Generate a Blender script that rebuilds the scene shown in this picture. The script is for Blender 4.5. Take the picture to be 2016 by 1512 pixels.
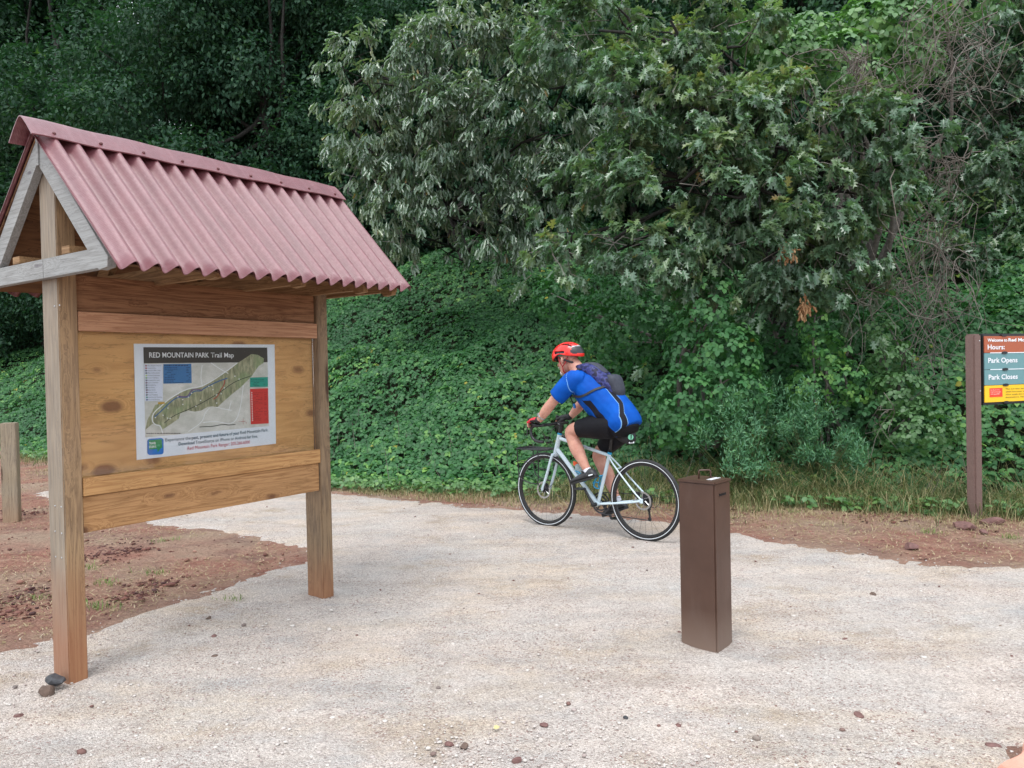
import bpy, bmesh, math, random
import numpy as np
from mathutils import Vector, Matrix
for o in list(bpy.data.objects): bpy.data.objects.remove(o)
SC = bpy.context.scene
COL = SC.collection
rng = np.random.default_rng(7)
random.seed(7)

# ------------------------------------------------------------------ camera
FPX = 1500.0; PITCH = math.radians(0.9); ROLL = 0.021; CAMH = 1.47
_R = np.array([1, 0, 0.]); _F = np.array([0, math.cos(PITCH), -math.sin(PITCH)]); _U = np.cross(_R, _F)
CR = _R*math.cos(ROLL)-_U*math.sin(ROLL); CU = _U*math.cos(ROLL)+_R*math.sin(ROLL); CP = np.array([0, 0, CAMH])
cam_d = bpy.data.cameras.new('camera'); cam = bpy.data.objects.new('camera', cam_d); COL.objects.link(cam)
M = Matrix.Identity(4)
for i in range(3):
    M[i][0] = CR[i]; M[i][1] = CU[i]; M[i][2] = -_F[i]; M[i][3] = CP[i]
cam.matrix_world = M
cam_d.sensor_width = 36; cam_d.lens = 36*FPX/2016; cam_d.clip_start = 0.05; cam_d.clip_end = 2000
SC.camera = cam
def ray(x, y): return _F+CR*(x-1008)/FPX+CU*(756-y)/FPX
def G(x, y, z=0.):
    d = ray(x, y); return CP+d*(z-CAMH)/d[2]
def PL(x, y, p0, n):
    d = ray(x, y); return CP+d*(np.dot(np.array(p0)-CP, n)/np.dot(d, n))
def AT(x, y, depth): return CP+ray(x, y)*depth

# ------------------------------------------------------------------ light: overcast
SUN_EL = math.radians(66); SUN_AZ = math.radians(200)   # azimuth from +Y clockwise
w = bpy.data.worlds.new("World"); SC.world = w; w.use_nodes = True
nt = w.node_tree; nt.nodes.clear()
sky = nt.nodes.new('ShaderNodeTexSky'); sky.sky_type = 'NISHITA'; sky.sun_disc = False
sky.sun_elevation = SUN_EL; sky.sun_rotation = SUN_AZ; sky.dust_density = 3.0; sky.ozone_density = 1.0; sky.air_density = 1.0
mixc = nt.nodes.new('ShaderNodeMix'); mixc.data_type = 'RGBA'
tc = nt.nodes.new('ShaderNodeTexCoord'); cn = nt.nodes.new('ShaderNodeTexNoise'); cn.inputs['Scale'].default_value = 2.2; cn.inputs['Detail'].default_value = 5
cr_ = nt.nodes.new('ShaderNodeMapRange'); cr_.inputs['From Min'].default_value = .35; cr_.inputs['From Max'].default_value = .6
cr_.inputs['To Min'].default_value = .62; cr_.inputs['To Max'].default_value = .95
nt.links.new(tc.outputs['Generated'], cn.inputs['Vector']); nt.links.new(cn.outputs['Fac'], cr_.inputs['Value'])
nt.links.new(cr_.outputs['Result'], mixc.inputs['Factor'])
mixc.inputs['B'].default_value = (13.0, 14.0, 15.0, 1)
bg = nt.nodes.new('ShaderNodeBackground'); bg.inputs['Strength'].default_value = 0.12
wo = nt.nodes.new('ShaderNodeOutputWorld')
nt.links.new(sky.outputs['Color'], mixc.inputs['A']); nt.links.new(mixc.outputs['Result'], bg.inputs['Color']); nt.links.new(bg.outputs['Background'], wo.inputs['Surface'])
sl = bpy.data.lights.new('sun', 'SUN'); sl.energy = 1.7; sl.angle = math.radians(26); sl.color = (1, .975, .94)
so = bpy.data.objects.new('sun', sl); COL.objects.link(so)
sdir = Vector((math.sin(SUN_AZ)*math.cos(SUN_EL), math.cos(SUN_AZ)*math.cos(SUN_EL), math.sin(SUN_EL)))
so.rotation_euler = (-sdir).to_track_quat('-Z', 'Y').to_euler(); so.location = (0, -5, 20)
SC.view_settings.view_transform = 'Standard'; SC.view_settings.look = 'None'
SC.view_settings.exposure = 0.34; SC.view_settings.gamma = 1
SC.render.engine = 'CYCLES'
SC.cycles.max_bounces = 6; SC.cycles.diffuse_bounces = 2; SC.cycles.glossy_bounces = 2; SC.cycles.transmission_bounces = 3
SC.cycles.transparent_max_bounces = 6
SC.render.resolution_x = 1024; SC.render.resolution_y = 768

# ------------------------------------------------------------------ helpers
def tag(o, label=None, cat=None, group=None, kind=None):
    if label: o['label'] = label
    if cat: o['category'] = cat
    if group: o['group'] = group
    if kind: o['kind'] = kind
    return o
def empty(name, label, cat, mw=None, group=None):
    o = bpy.data.objects.new(name, None); COL.objects.link(o); o.empty_display_size = .1
    if mw is not None: o.matrix_world = mw
    return tag(o, label, cat, group)
def frame(p, xdir):
    x = Vector((xdir[0], xdir[1], 0)).normalized(); y = Vector((-x.y, x.x, 0)); m = Matrix.Identity(4)
    for i in range(3): m[i][0] = x[i]; m[i][1] = y[i]; m[i][2] = (0, 0, 1)[i]; m[i][3] = p[i]
    return m
def nz(v):
    v = np.asarray(v, float); n = np.linalg.norm(v, axis=-1, keepdims=True); return v/np.maximum(n, 1e-9)
def mkmesh(name, V, FL, smooth=True):
    """V (n,3); FL list of (k,m) int arrays or list of tuples"""
    me = bpy.data.meshes.new(name)
    if isinstance(FL, list) and FL and not isinstance(FL[0], np.ndarray):
        me.from_pydata([tuple(v) for v in V], [], [tuple(f) for f in FL])
    else:
        V = np.asarray(V, np.float32); me.vertices.add(len(V)); me.vertices.foreach_set('co', V.ravel())
        loops = np.concatenate([f.ravel() for f in FL]).astype(np.int32)
        sizes = np.concatenate([np.full(len(f), f.shape[1]) for f in FL]).astype(np.int32)
        me.loops.add(len(loops)); me.loops.foreach_set('vertex_index', loops)
        me.polygons.add(len(sizes)); st = np.zeros(len(sizes), np.int32); st[1:] = np.cumsum(sizes)[:-1]
        me.polygons.foreach_set('loop_start', st); me.polygons.foreach_set('loop_total', sizes)
        me.update(calc_edges=True)
    if smooth and len(me.polygons): me.polygons.foreach_set('use_smooth', np.ones(len(me.polygons), bool))
    me.update(); return me
def link(name, me, mat=None, parent=None):
    o = bpy.data.objects.new(name, me); COL.objects.link(o)
    if mat is not None:
        for m_ in (mat if isinstance(mat, (list, tuple)) else [mat]): me.materials.append(m_)
    if parent is not None: o.parent = parent
    return o
class MB:
    def __init__(s): s.v = []; s.f = []; s.fm = []; s.m = 0
    def add(s, V, Fc):
        b = len(s.v); s.v += [tuple(map(float, v)) for v in V]; s.f += [tuple(b+i for i in f) for f in Fc]; s.fm += [s.m]*len(Fc); return s
    def box(s, c, d, X=(1, 0, 0), Y=(0, 1, 0), Z=(0, 0, 1), bev=0.):
        c = np.array(c, float); X = nz(X); Y = nz(Y); Z = nz(Z); h = np.array(d)/2.
        if bev <= 0:
            V = [c+X*h[0]*i+Y*h[1]*j+Z*h[2]*k for i in (-1, 1) for j in (-1, 1) for k in (-1, 1)]
            return s.add(V, [(0, 1, 3, 2), (4, 6, 7, 5), (0, 4, 5, 1), (2, 3, 7, 6), (0, 2, 6, 4), (1, 5, 7, 3)])
        bm = bmesh.new(); bmesh.ops.create_cube(bm, size=1)
        for v in bm.verts: v.co = Vector((v.co.x*d[0], v.co.y*d[1], v.co.z*d[2]))
        bmesh.ops.bevel(bm, geom=bm.edges[:], offset=min(bev, min(d)*.45), segments=2, affect='EDGES')
        bm.verts.ensure_lookup_table(); V = [c+X*v.co.x+Y*v.co.y+Z*v.co.z for v in bm.verts]
        Fc = [tuple(v.index for v in f.verts) for f in bm.faces]; bm.free(); return s.add(V, Fc)
    def tube(s, P, r, n=8, cap=True, closed=False):
        P = [np.array(p, float) for p in P]; m = len(P); r = [r]*m if np.isscalar(r) else r
        up = None; V = []
        for i in range(m):
            if closed: t = nz(P[(i+1) % m]-P[i-1])
            else: t = nz(P[min(i+1, m-1)]-P[max(i-1, 0)])
            if up is None:
                a = np.array([0, 0, 1.]) if abs(t[2]) < .9 else np.array([1., 0, 0]); up = nz(np.cross(np.cross(t, a), t))
            else: up = nz(up-t*np.dot(up, t))
            sd = np.cross(t, up)
            for k in range(n):
                a = 2*math.pi*k/n; V.append(P[i]+(up*math.cos(a)+sd*math.sin(a))*r[i])
        Fc = []
        for i in range(m if closed else m-1):
            j = (i+1) % m
            for k in range(n): Fc.append((i*n+k, i*n+(k+1) % n, j*n+(k+1) % n, j*n+k))
        if cap and not closed: Fc += [tuple(range(n))[::-1], tuple((m-1)*n+k for k in range(n))]
        return s.add(V, Fc)
    def loft(s, rings, cap=True):
        n = len(rings[0]); V = [p for R_ in rings for p in R_]; Fc = []
        for i in range(len(rings)-1):
            for k in range(n): Fc.append((i*n+k, i*n+(k+1) % n, (i+1)*n+(k+1) % n, (i+1)*n+k))
        if cap: Fc += [tuple(range(n))[::-1], tuple((len(rings)-1)*n+k for k in range(n))]
        return s.add(V, Fc)
    def lathe(s, c, ax, prof, n=24, closed=False):
        """prof: list of (radius, along axis)"""
        c = np.array(c, float); ax = nz(ax); a = np.array([0, 0, 1.]) if abs(ax[2]) < .9 else np.array([1., 0, 0])
        X = nz(np.cross(a, ax)); Y = np.cross(ax, X)
        rings = [[c+ax*h+(X*math.cos(2*math.pi*k/n)+Y*math.sin(2*math.pi*k/n))*max(r_, 1e-4) for k in range(n)] for r_, h in prof]
        if closed: rings.append(rings[0])
        return s.loft(rings, cap=not closed)
    def prism(s, poly, th, O=(0, 0, 0), X=(1, 0, 0), Y=(0, 0, 1), N=(0, -1, 0)):
        O, X, Y, N = [np.array(a, float) for a in (O, X, Y, N)]; n = len(poly)
        A_ = [O+X*x+Y*y+N*th for x, y in poly]; B_ = [O+X*x+Y*y for x, y in poly]
        return s.add(A_+B_, [tuple(range(n)), tuple(range(2*n-1, n-1, -1))]+[(i, i+n, (i+1) % n+n, (i+1) % n) for i in range(n)])
    def build(s, name, mat, parent=None, smooth=False, auto=None):
        me = mkmesh(name, s.v, s.f, smooth or auto is not None)
        o = link(name, me, mat, parent)
        if any(s.fm): me.polygons.foreach_set('material_index', np.array(s.fm, np.int32))
        bm = bmesh.new(); bm.from_mesh(me); bmesh.ops.recalc_face_normals(bm, faces=bm.faces[:])
        if auto is not None:
            for e in bm.edges:
                if len(e.link_faces) == 2 and e.calc_face_angle(0) > math.radians(auto): e.smooth = False
        bm.to_mesh(me); bm.free(); me.update()
        return o
def subsurf(P, it=2):
    P = [np.array(p, float) for p in P]
    for _ in range(it):
        Q = [P[0]]
        for a, b in zip(P[:-1], P[1:]): Q += [a*.75+b*.25, a*.25+b*.75]
        Q.append(P[-1]); P = Q
    return P

class NT:
    def __init__(s, name):
        s.m = bpy.data.materials.new(name); s.m.use_nodes = True; s.t = s.m.node_tree; s.t.nodes.clear()
        s.out = s.t.nodes.new('ShaderNodeOutputMaterial'); s.tc = s.t.nodes.new('ShaderNodeTexCoord')
    def n(s, typ, ins=None, **kw):
        nd = s.t.nodes.new(typ)
        for k, v in kw.items(): setattr(nd, k, v)
        for k, v in (ins or {}).items(): s.set(nd.inputs[k], v)
        return nd
    def set(s, sock, v):
        if isinstance(v, bpy.types.NodeSocket): s.t.links.new(v, sock)
        elif isinstance(v, bpy.types.Node): s.t.links.new(v.outputs[0], sock)
        else:
            if isinstance(v, (tuple, list)) and len(v) == 3 and sock.type == 'RGBA': v = (*v, 1)
            sock.default_value = v
    def map(s, scale=(1, 1, 1), loc=(0, 0, 0), rot=(0, 0, 0), src='Object'):
        return s.n('ShaderNodeMapping', {'Vector': s.tc.outputs[src], 'Scale': scale, 'Location': loc, 'Rotation': rot})
    def noise(s, scale, detail=4, rough=.55, vec=None, dist=0.):
        return s.n('ShaderNodeTexNoise', {'Vector': vec if vec is not None else s.tc.outputs['Object'], 'Scale': scale, 'Detail': detail, 'Roughness': rough, 'Distortion': dist}).outputs['Fac']
    def vor(s, scale, vec=None, feature='F1', out='Distance'):
        return s.n('ShaderNodeTexVoronoi', {'Vector': vec if vec is not None else s.tc.outputs['Object'], 'Scale': scale}, feature=feature).outputs[out]
    def rng(s, v, a, b, c=0., d=1.):
        return s.n('ShaderNodeMapRange', {'Value': v, 'From Min': a, 'From Max': b, 'To Min': c, 'To Max': d}).outputs[0]
    def math(s, op, a, b=0.):
        return s.n('ShaderNodeMath', {0: a, 1: b}, operation=op).outputs[0]
    def mix(s, f, a, b, mode='MIX'):
        nd = s.n('ShaderNodeMix', data_type='RGBA', blend_type=mode); s.set(nd.inputs[0], f); s.set(nd.inputs[6], a); s.set(nd.inputs[7], b); return nd.outputs[2]
    def ramp(s, f, stops):
        nd = s.n('ShaderNodeValToRGB', {'Fac': f}); e = nd.color_ramp.elements
        e[0].position, e[0].color = stops[0][0], (*stops[0][1], 1); e[1].position, e[1].color = stops[-1][0], (*stops[-1][1], 1)
        for p_, c_ in stops[1:-1]: q = e.new(p_); q.color = (*c_, 1)
        return nd.outputs[0]
    def bump(s, h, st=.3, d=.01, nrm=None):
        nd = s.n('ShaderNodeBump', {'Height': h, 'Strength': st, 'Distance': d})
        if nrm is not None: s.set(nd.inputs['Normal'], nrm)
        return nd.outputs[0]
    def bsdf(s, col, rough=.6, bump=None, **kw):
        b = s.n('ShaderNodeBsdfPrincipled', {'Base Color': col, 'Roughness': rough, **kw})
        if bump is not None: s.set(b.inputs['Normal'], bump)
        s.set(s.out.inputs['Surface'], b); s.b = b; return s.m
def lin(r, g, b):
    f = lambda c: ((c/255+.055)/1.055)**2.4 if c/255 > .04045 else c/255/12.92
    return (f(r), f(g), f(b))
def plain(name, col, rough=.5, var=.12, sc=30, bump=.1, metal=0., spec=.5, bd=.002):
    t = NT(name); n_ = t.noise(sc, 5); n2 = t.noise(sc*.13+1, 3)
    c = t.mix(t.rng(n_, .3, .7, 0, 1), tuple(x*(1-var) for x in col), tuple(min(1, x*(1+var)) for x in col))
    c = t.mix(t.rng(n2, .35, .7, 0, .35), c, tuple(x*(1-var*1.5) for x in col))
    return t.bsdf(c, t.rng(n2, .3, .7, max(.05, rough-.08), min(1, rough+.1)), t.bump(n_, bump, bd), Metallic=metal, **{'Specular IOR Level': spec})
def wood(name, light, dark, axis=2, seed=0., knots=1.2, grain=26, grey=0., stain=None, knr=.16, rough=.72, endgrey=False):
    t = NT(name)
    sc = [grain]*3; sc[axis] = 1.1
    loc = (seed*3.1, seed*1.7, seed*2.3)
    m1 = t.map(tuple(sc), loc).outputs[0]
    ksc = [7.5]*3; ksc[axis] = knots*1.9
    mk = t.map(tuple(ksc), (seed*5.3, seed*2.9, seed*1.1)).outputs[0]
    vk = t.n('ShaderNodeTexVoronoi', {'Vector': mk, 'Scale': 1., 'Randomness': 1.}); kd = t.math('ADD', vk.outputs['Distance'], t.math('MULTIPLY', t.math('SUBTRACT', t.noise(30, 3), .5), .10)); big_k = t.n('ShaderNodeSeparateColor', {0: vk.outputs['Color']}).outputs[0]; kd = t.math('ADD', kd, t.rng(big_k, .25, .75, .0, .16))
    warp = t.n('ShaderNodeVectorMath', {0: m1, 1: t.n('ShaderNodeCombineXYZ', {0: t.math('MULTIPLY', t.rng(kd, 0, .45, 3.2, 0), 1), 1: t.rng(kd, 0, .45, 3.2, 0), 2: t.rng(kd, 0, .45, 2.6, 0)}).outputs[0]}, operation='ADD').outputs[0]
    rings = t.noise(1.0, 3, .5, warp, .35); rings = t.math('FRACT', t.math('MULTIPLY', rings, 7.))
    rings = t.rng(t.math('ABSOLUTE', t.math('SUBTRACT', rings, .5)), .05, .5)
    fine = t.noise(4.5, 5, .65, m1)
    f = t.math('ADD', t.math('MULTIPLY', rings, .62), t.math('MULTIPLY', fine, .5))
    c = t.ramp(f, [(.15, light), (.55, tuple(a*.62+b*.38 for a, b in zip(light, dark))), (.95, dark)])
    big = t.noise(2.3, 3, .5); c = t.mix(t.rng(big, .4, .7, 0, .45), c, tuple(x*.62 for x in light))
    if grey > 0: c = t.mix(t.rng(t.noise(3.1, 5), .35, .65, grey*.55, grey), c, (.33, .34, .34), 'MIX')
    kk = t.rng(kd, knr*.55, knr, .88, 0); c = t.mix(kk, c, (dark[0]*.42, dark[1]*.34, dark[2]*.45)); ck_ = t.noise(2.2, 4, .6, m1); c = t.mix(t.rng(t.math('ABSOLUTE', t.math('SUBTRACT', ck_, .5)), .0, .012, .55, 0), c, tuple(x*.4 for x in dark))
    if endgrey:
        nx = t.n('ShaderNodeSeparateXYZ', {0: t.tc.outputs['Normal']}).outputs[0]
        c = t.mix(t.rng(nx, -.4, -.7, 0, .62), c, t.mix(t.rng(fine, .35, .7), (.30, .285, .25), (.17, .16, .14)))
    if stain:
        z = t.n('ShaderNodeSeparateXYZ', {0: t.tc.outputs['Object']}).outputs[2]
        zz = t.math('ADD', z, t.math('MULTIPLY', t.noise(3., 4), .35)); c = t.mix(t.rng(zz, stain[0], stain[1], .62, 0), c, stain[2])
    h = t.math('SUBTRACT', t.math('ADD', f, fine), kk)
    return t.bsdf(c, rough, t.bump(h, .35, .0025), **{'Specular IOR Level': .3})
def text(s_, size, M_, mat, parent, name='lettering', bold=0., sx=1., align='LEFT'):
    cu = bpy.data.curves.new(name, 'FONT'); cu.body = s_; cu.size = size; cu.offset = bold; cu.align_x = align; cu.resolution_u = 3
    to = bpy.data.objects.new(name+'_src', cu); COL.objects.link(to)
    dg = bpy.context.evaluated_depsgraph_get(); me = bpy.data.meshes.new_from_object(to.evaluated_get(dg))
    bpy.data.objects.remove(to); bpy.data.curves.remove(cu)
    S = Matrix.Diagonal((sx, 1, 1, 1)); me.transform(M_ @ S); me.name = name; me.materials.clear()
    return link(name, me, mat, parent)
def join_meshes(name, mes, mat, parent):
    bm = bmesh.new()
    for me in mes: bm.from_mesh(me)
    me = bpy.data.meshes.new(name); bm.to_mesh(me); bm.free(); return link(name, me, mat, parent)
def remeshed(mb, vox, smooth=6, sub=0):
    me = mkmesh('tmp', mb.v, mb.f, True); o = bpy.data.objects.new('tmp', me); COL.objects.link(o)
    bm = bmesh.new(); bm.from_mesh(me); bmesh.ops.recalc_face_normals(bm, faces=bm.faces[:]); bm.to_mesh(me); bm.free()
    r = o.modifiers.new('r', 'REMESH'); r.mode = 'VOXEL'; r.voxel_size = vox; r.use_smooth_shade = True
    if smooth: q = o.modifiers.new('s', 'SMOOTH'); q.iterations = smooth; q.factor = .5
    dg = bpy.context.evaluated_depsgraph_get(); res = bpy.data.meshes.new_from_object(o.evaluated_get(dg))
    bpy.data.objects.remove(o); bpy.data.meshes.remove(me)
    res.polygons.foreach_set('use_smooth', np.ones(len(res.polygons), bool)); return res
class Wob:
    """smooth pseudo noise, vectorised"""
    def __init__(s, seed, freq, n=10):
        r_ = np.random.default_rng(seed); s.k = r_.normal(size=(n, 3))*freq; s.p = r_.uniform(0, 6.28, n)
    def __call__(s, P): return np.sin(np.asarray(P) @ s.k.T+s.p).sum(1)/math.sqrt(len(s.p))
# ------------------------------------------------------------------ terrain
BL0 = np.array([-2.44, 10.05]); BLD = nz([.938, -.345]); BLN = np.array([-BLD[1], BLD[0]]); BLM = nz(np.array([.58, .815]))   # foot of the bank
def hill_s(x, y):
    a = (x-BL0[0])*BLN[0]+(y-BL0[1])*BLN[1]; b = (x-BL0[0])*BLM[0]+(y-BL0[1])*BLM[1]
    return np.minimum(a, b)-.12*np.exp(-np.abs(a-b)*1.2)
def hill_t(x, y): return (x-BL0[0])*BLD[0]+(y-BL0[1])*BLD[1]
def foot(t_, s_):
    a = BL0+np.outer(np.maximum(t_, 0), BLD)+np.outer(s_, BLN); b = BL0+np.outer(np.maximum(-t_, 0), (-BLM[1], BLM[0]))+np.outer(s_, BLM)
    q = np.where((t_ < 0)[:, None], b, a); return q[:, 0], q[:, 1]
w1 = Wob(1, .55); w2 = Wob(2, 1.6); w3 = Wob(3, 5.)
def height(x, y):
    x = np.asarray(x, float); y = np.asarray(y, float); s = hill_s(x, y); t = hill_t(x, y)
    P = np.stack([x, y, 0*x], -1).reshape(-1, 3)
    n1 = w1(P).reshape(x.shape); n2 = w2(P).reshape(x.shape)
    slope = .56+.16*np.clip((t-2)/4, 0, 1)
    sp = np.maximum(s+.18*n2*np.clip(s/3, 0, 1), 0)
    h = np.where(sp < 1.2, sp**2/2.4*slope, (sp-.6)*slope)
    top = 4.35+.5*np.clip((t-2)/4, 0, 1)
    h = np.where(h > top, top+(h-top)*.46, h)  # hidden rise behind the crest, added to block low sky light behind the forest
    h = np.minimum(h, 26+0*h)
    h += (.045*n2+.11*n1)*np.clip(s/2.5, 0, 1)
    return h
xs = np.concatenate([np.linspace(-300, -30, 18), np.arange(-29, -13, .5), np.arange(-13, 9, .11), np.arange(9, 30, .5), np.linspace(31, 300, 18)])
ys = np.concatenate([np.linspace(-120, -8, 10), np.arange(-7.5, 2, .4), np.arange(2, 22, .11), np.arange(22, 60, .6), np.linspace(61, 400, 18)])
X, Y = np.meshgrid(xs, ys); Z = height(X, Y)
P = np.stack([X, Y, Z], -1).reshape(-1, 3)
flat = np.clip(1-hill_s(X, Y), 0, 1).ravel(); near = ((np.abs(P[:, 0]+2) < 11) & (P[:, 1] > 2) & (P[:, 1] < 22))
P[:, 2] += flat*near*(.006*w3(P)+.004*Wob(4, 14.)(P))
nx, ny = len(xs), len(ys)
idx = np.arange(nx*ny).reshape(ny, nx)
quads = np.stack([idx[:-1, :-1], idx[:-1, 1:], idx[1:, 1:], idx[1:, :-1]], -1).reshape(-1, 4)
gme = mkmesh('ground', P, [quads])
at = gme.attributes.new('veg', 'FLOAT', 'POINT'); at.data.foreach_set('value', np.clip(hill_s(P[:, 0], P[:, 1])/.8+.3, 0, 1).astype(np.float32))
t = NT('red_clay')
n_a = t.noise(.9, 5); n_b = t.noise(5, 6, .6); n_c = t.noise(38, 6, .7); v_c = t.vor(22)
c = t.mix(t.rng(n_b, .35, .68), (.40, .175, .13), (.58, .34, .25))
c = t.mix(t.rng(n_a, .42, .62, 0, .85), c, (.54, .41, .30))
c = t.mix(t.rng(t.noise(2.1, 5, .6, t.map((1, 1, 1), (7, 3, 0)).outputs[0]), .5, .72, 0, .7), c, (.24, .145, .125))
c = t.mix(t.rng(n_c, .38, .7, .45, 0), c, (.17, .085, .066))
soil = t.mix(t.rng(n_b, .3, .7), (.02, .028, .014), (.05, .052, .026))
veg = t.n('ShaderNodeAttribute', attribute_name='veg').outputs['Fac']
c = t.mix(t.rng(t.math('ADD', veg, t.math('MULTIPLY', t.math('SUBTRACT', n_b, .5), .8)), .35, .7), c, soil)
hb = t.math('ADD', t.math('ADD', t.math('MULTIPLY', n_c, 1.4), t.math('MULTIPLY', n_b, 3.)), t.math('MULTIPLY', v_c, .6))
m_clay = t.bsdf(c, .9, t.bump(hb, 1., .045), **{'Specular IOR Level': .2})
tag(link('ground', gme, m_clay), 'reddish brown clay ground rising to a bank under the vines', kind='structure')

# gravel path
path_poly = [(-6.48, 10.0), (-6.28, 10.31), (-5.0, 10.45), (-3.6, 10.1), (-2.337, 9.65), (-1.26, 8.87), (-.07, 8.23), (.8, 7.72), (1.575, 7.22), (2.0, 6.65), (2.42, 6.19), (3.1, 5.56), (3.62, 5.38), (6, 4.8), (8, 4.2), (8, 2.2)]
path_poly += [tuple(G(2030, 1490)[:2]), tuple(G(2000, 1520)[:2]), (1.45, 1.6), (1.3, -6), (-6.5, -6), (-6.5, 2.6), (-2.857, 4.16), (-2.545, 4.47), (-2.30, 4.95), (-2.13, 5.25), (-1.83, 5.8), (-1.70, 6.33), (-2.15, 6.72), (-2.669, 7.07), (-3.686, 7.73), (-5.747, 9.43)]
PP = np.array(path_poly)
def psdf(Q):
    d = np.full(len(Q), 1e9); ins = np.zeros(len(Q), bool)
    for i in range(len(PP)):
        a = PP[i]; b = PP[(i+1) % len(PP)]; e = b-a; tt = np.clip(((Q-a)@e)/(e@e), 0, 1); d = np.minimum(d, np.linalg.norm(Q-a-tt[:, None]*e, axis=1))
        cnd = ((a[1] > Q[:, 1]) != (b[1] > Q[:, 1])); xx = a[0]+(Q[:, 1]-a[1])/(b[1]-a[1]+1e-12)*(b[0]-a[0]); ins ^= cnd & (Q[:, 0] < xx)
    return np.where(ins, d, -d)
st = .05
gx = np.arange(-6.7, 8.2, st); gy = np.arange(1.2, 10.8, st)
X, Y = np.meshgrid(gx, gy); Q = np.stack([X.ravel(), Y.ravel()], 1); sd = psdf(Q)
P3 = np.c_[Q, np.zeros(len(Q))]
wn = .05*Wob(11, 4.)(P3)+.03*Wob(12, 13.)(P3)+.035*Wob(13, 26.)(P3)+.03*Wob(16, 55.)(P3)
e = np.clip((sd+wn)/.12, -1, 1)
mound = .030*np.exp(-((Q-np.array([.86, 4.06]))**2).sum(1)/.010)+.030*np.exp(-((Q-np.array([1.17, 4.04]))**2).sum(1)/.010)
P3[:, 2] = -.014+.026*e+.0035*w3(P3)+.0025*Wob(14, 11.)(P3)+.0018*Wob(15, 26.)(P3)+mound
mk = (sd > -.3).reshape(X.shape); n_x = len(gx); idx = np.arange(X.size).reshape(X.shape)
qm = mk[:-1, :-1] & mk[:-1, 1:] & mk[1:, 1:] & mk[1:, :-1]
quads = np.stack([idx[:-1, :-1], idx[:-1, 1:], idx[1:, 1:], idx[1:, :-1]], -1)[qm]
use = np.unique(quads); rm = np.full(X.size, -1); rm[use] = np.arange(len(use))
pme = mkmesh('path', P3[use], [rm[quads]])
t = NT('crushed_gravel')
v1 = t.n('ShaderNodeTexVoronoi', {'Vector': t.tc.outputs['Object'], 'Scale': 120.}); v2 = t.n('ShaderNodeTexVoronoi', {'Vector': t.tc.outputs['Object'], 'Scale': 260.})
s1 = t.n('ShaderNodeSeparateColor', {0: v1.outputs['Color']}).outputs[0]; s2 = t.n('ShaderNodeSeparateColor', {0: v2.outputs['Color']}).outputs[1]
base = t.mix(t.rng(t.noise(1.1, 6, .6), .38, .62), (.61, .53, .478), (.56, .52, .49))
base = t.mix(t.rng(t.noise(.8, 5, .65, t.map((1, 1.9, 1), (3, 8, 0)).outputs[0]), .49, .68, 0, .6), base, (.60, .47, .335))
base = t.mix(t.rng(t.noise(1.4, 5, .7, t.map((1, 1.2, 1), (13, 2, 0)).outputs[0]), .54, .72, 0, .8), base, (.39, .30, .205))
base = t.mix(t.rng(t.noise(1.7, 6, .7, t.map((1, 1.5, 1), (1, 22, 0)).outputs[0]), .5, .7, 0, .6), base, (.37, .375, .385))
trk = t.noise(1., 5, .6, t.map((.5, 3.4, 1), (3, 1, 0), (0, 0, .38)).outputs[0]); base = t.mix(t.rng(trk, .52, .68, 0, .45), base, (.40, .345, .31)); base = t.mix(t.rng(trk, .46, .34, 0, .5), base, (.66, .575, .51))
g = t.math('ADD', t.math('MULTIPLY', s1, .5), t.math('MULTIPLY', s2, .5))
c = t.mix(1., base, t.ramp(g, [(.05, (.48, .44, .42)), (.25, (.84, .81, .79)), (.6, (1.03, 1.02, 1.01)), (.95, (1.34, 1.33, 1.32))]), 'MULTIPLY')
rk = t.rng(t.math('MULTIPLY', t.math('GREATER_THAN', s1, .93), t.noise(1.6, 3)), .42, .5, 0, .75)
c = t.mix(rk, c, (.22, .12, .10)); sp_ = t.noise(75, 3, .6, t.map((1, 1.6, 1)).outputs[0]); c = t.mix(t.rng(t.math('ADD', sp_, t.math('MULTIPLY', t.noise(3.2, 5, .7), .35)), .70, .80, 0, .55), c, (.27, .215, .19))
c = t.mix(t.rng(t.noise(24, 6, .75), .54, .74, 0, .62), c, (.19, .15, .14)); c = t.mix(t.rng(t.noise(5.5, 6, .75), .56, .72, 0, .4), c, (.30, .24, .215))
hh = t.math('SUBTRACT', t.math('MULTIPLY', t.noise(16, 6, .7), 2.2), t.math('ADD', t.math('MULTIPLY', v1.outputs['Distance'], .9), t.math('MULTIPLY', v2.outputs['Distance'], .5)))
m_gravel = t.bsdf(c, .88, t.bump(hh, .8, .012), **{'Specular IOR Level': .25})
tag(link('path', pme, m_gravel), 'pale pinkish crushed gravel path', kind='structure')

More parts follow.
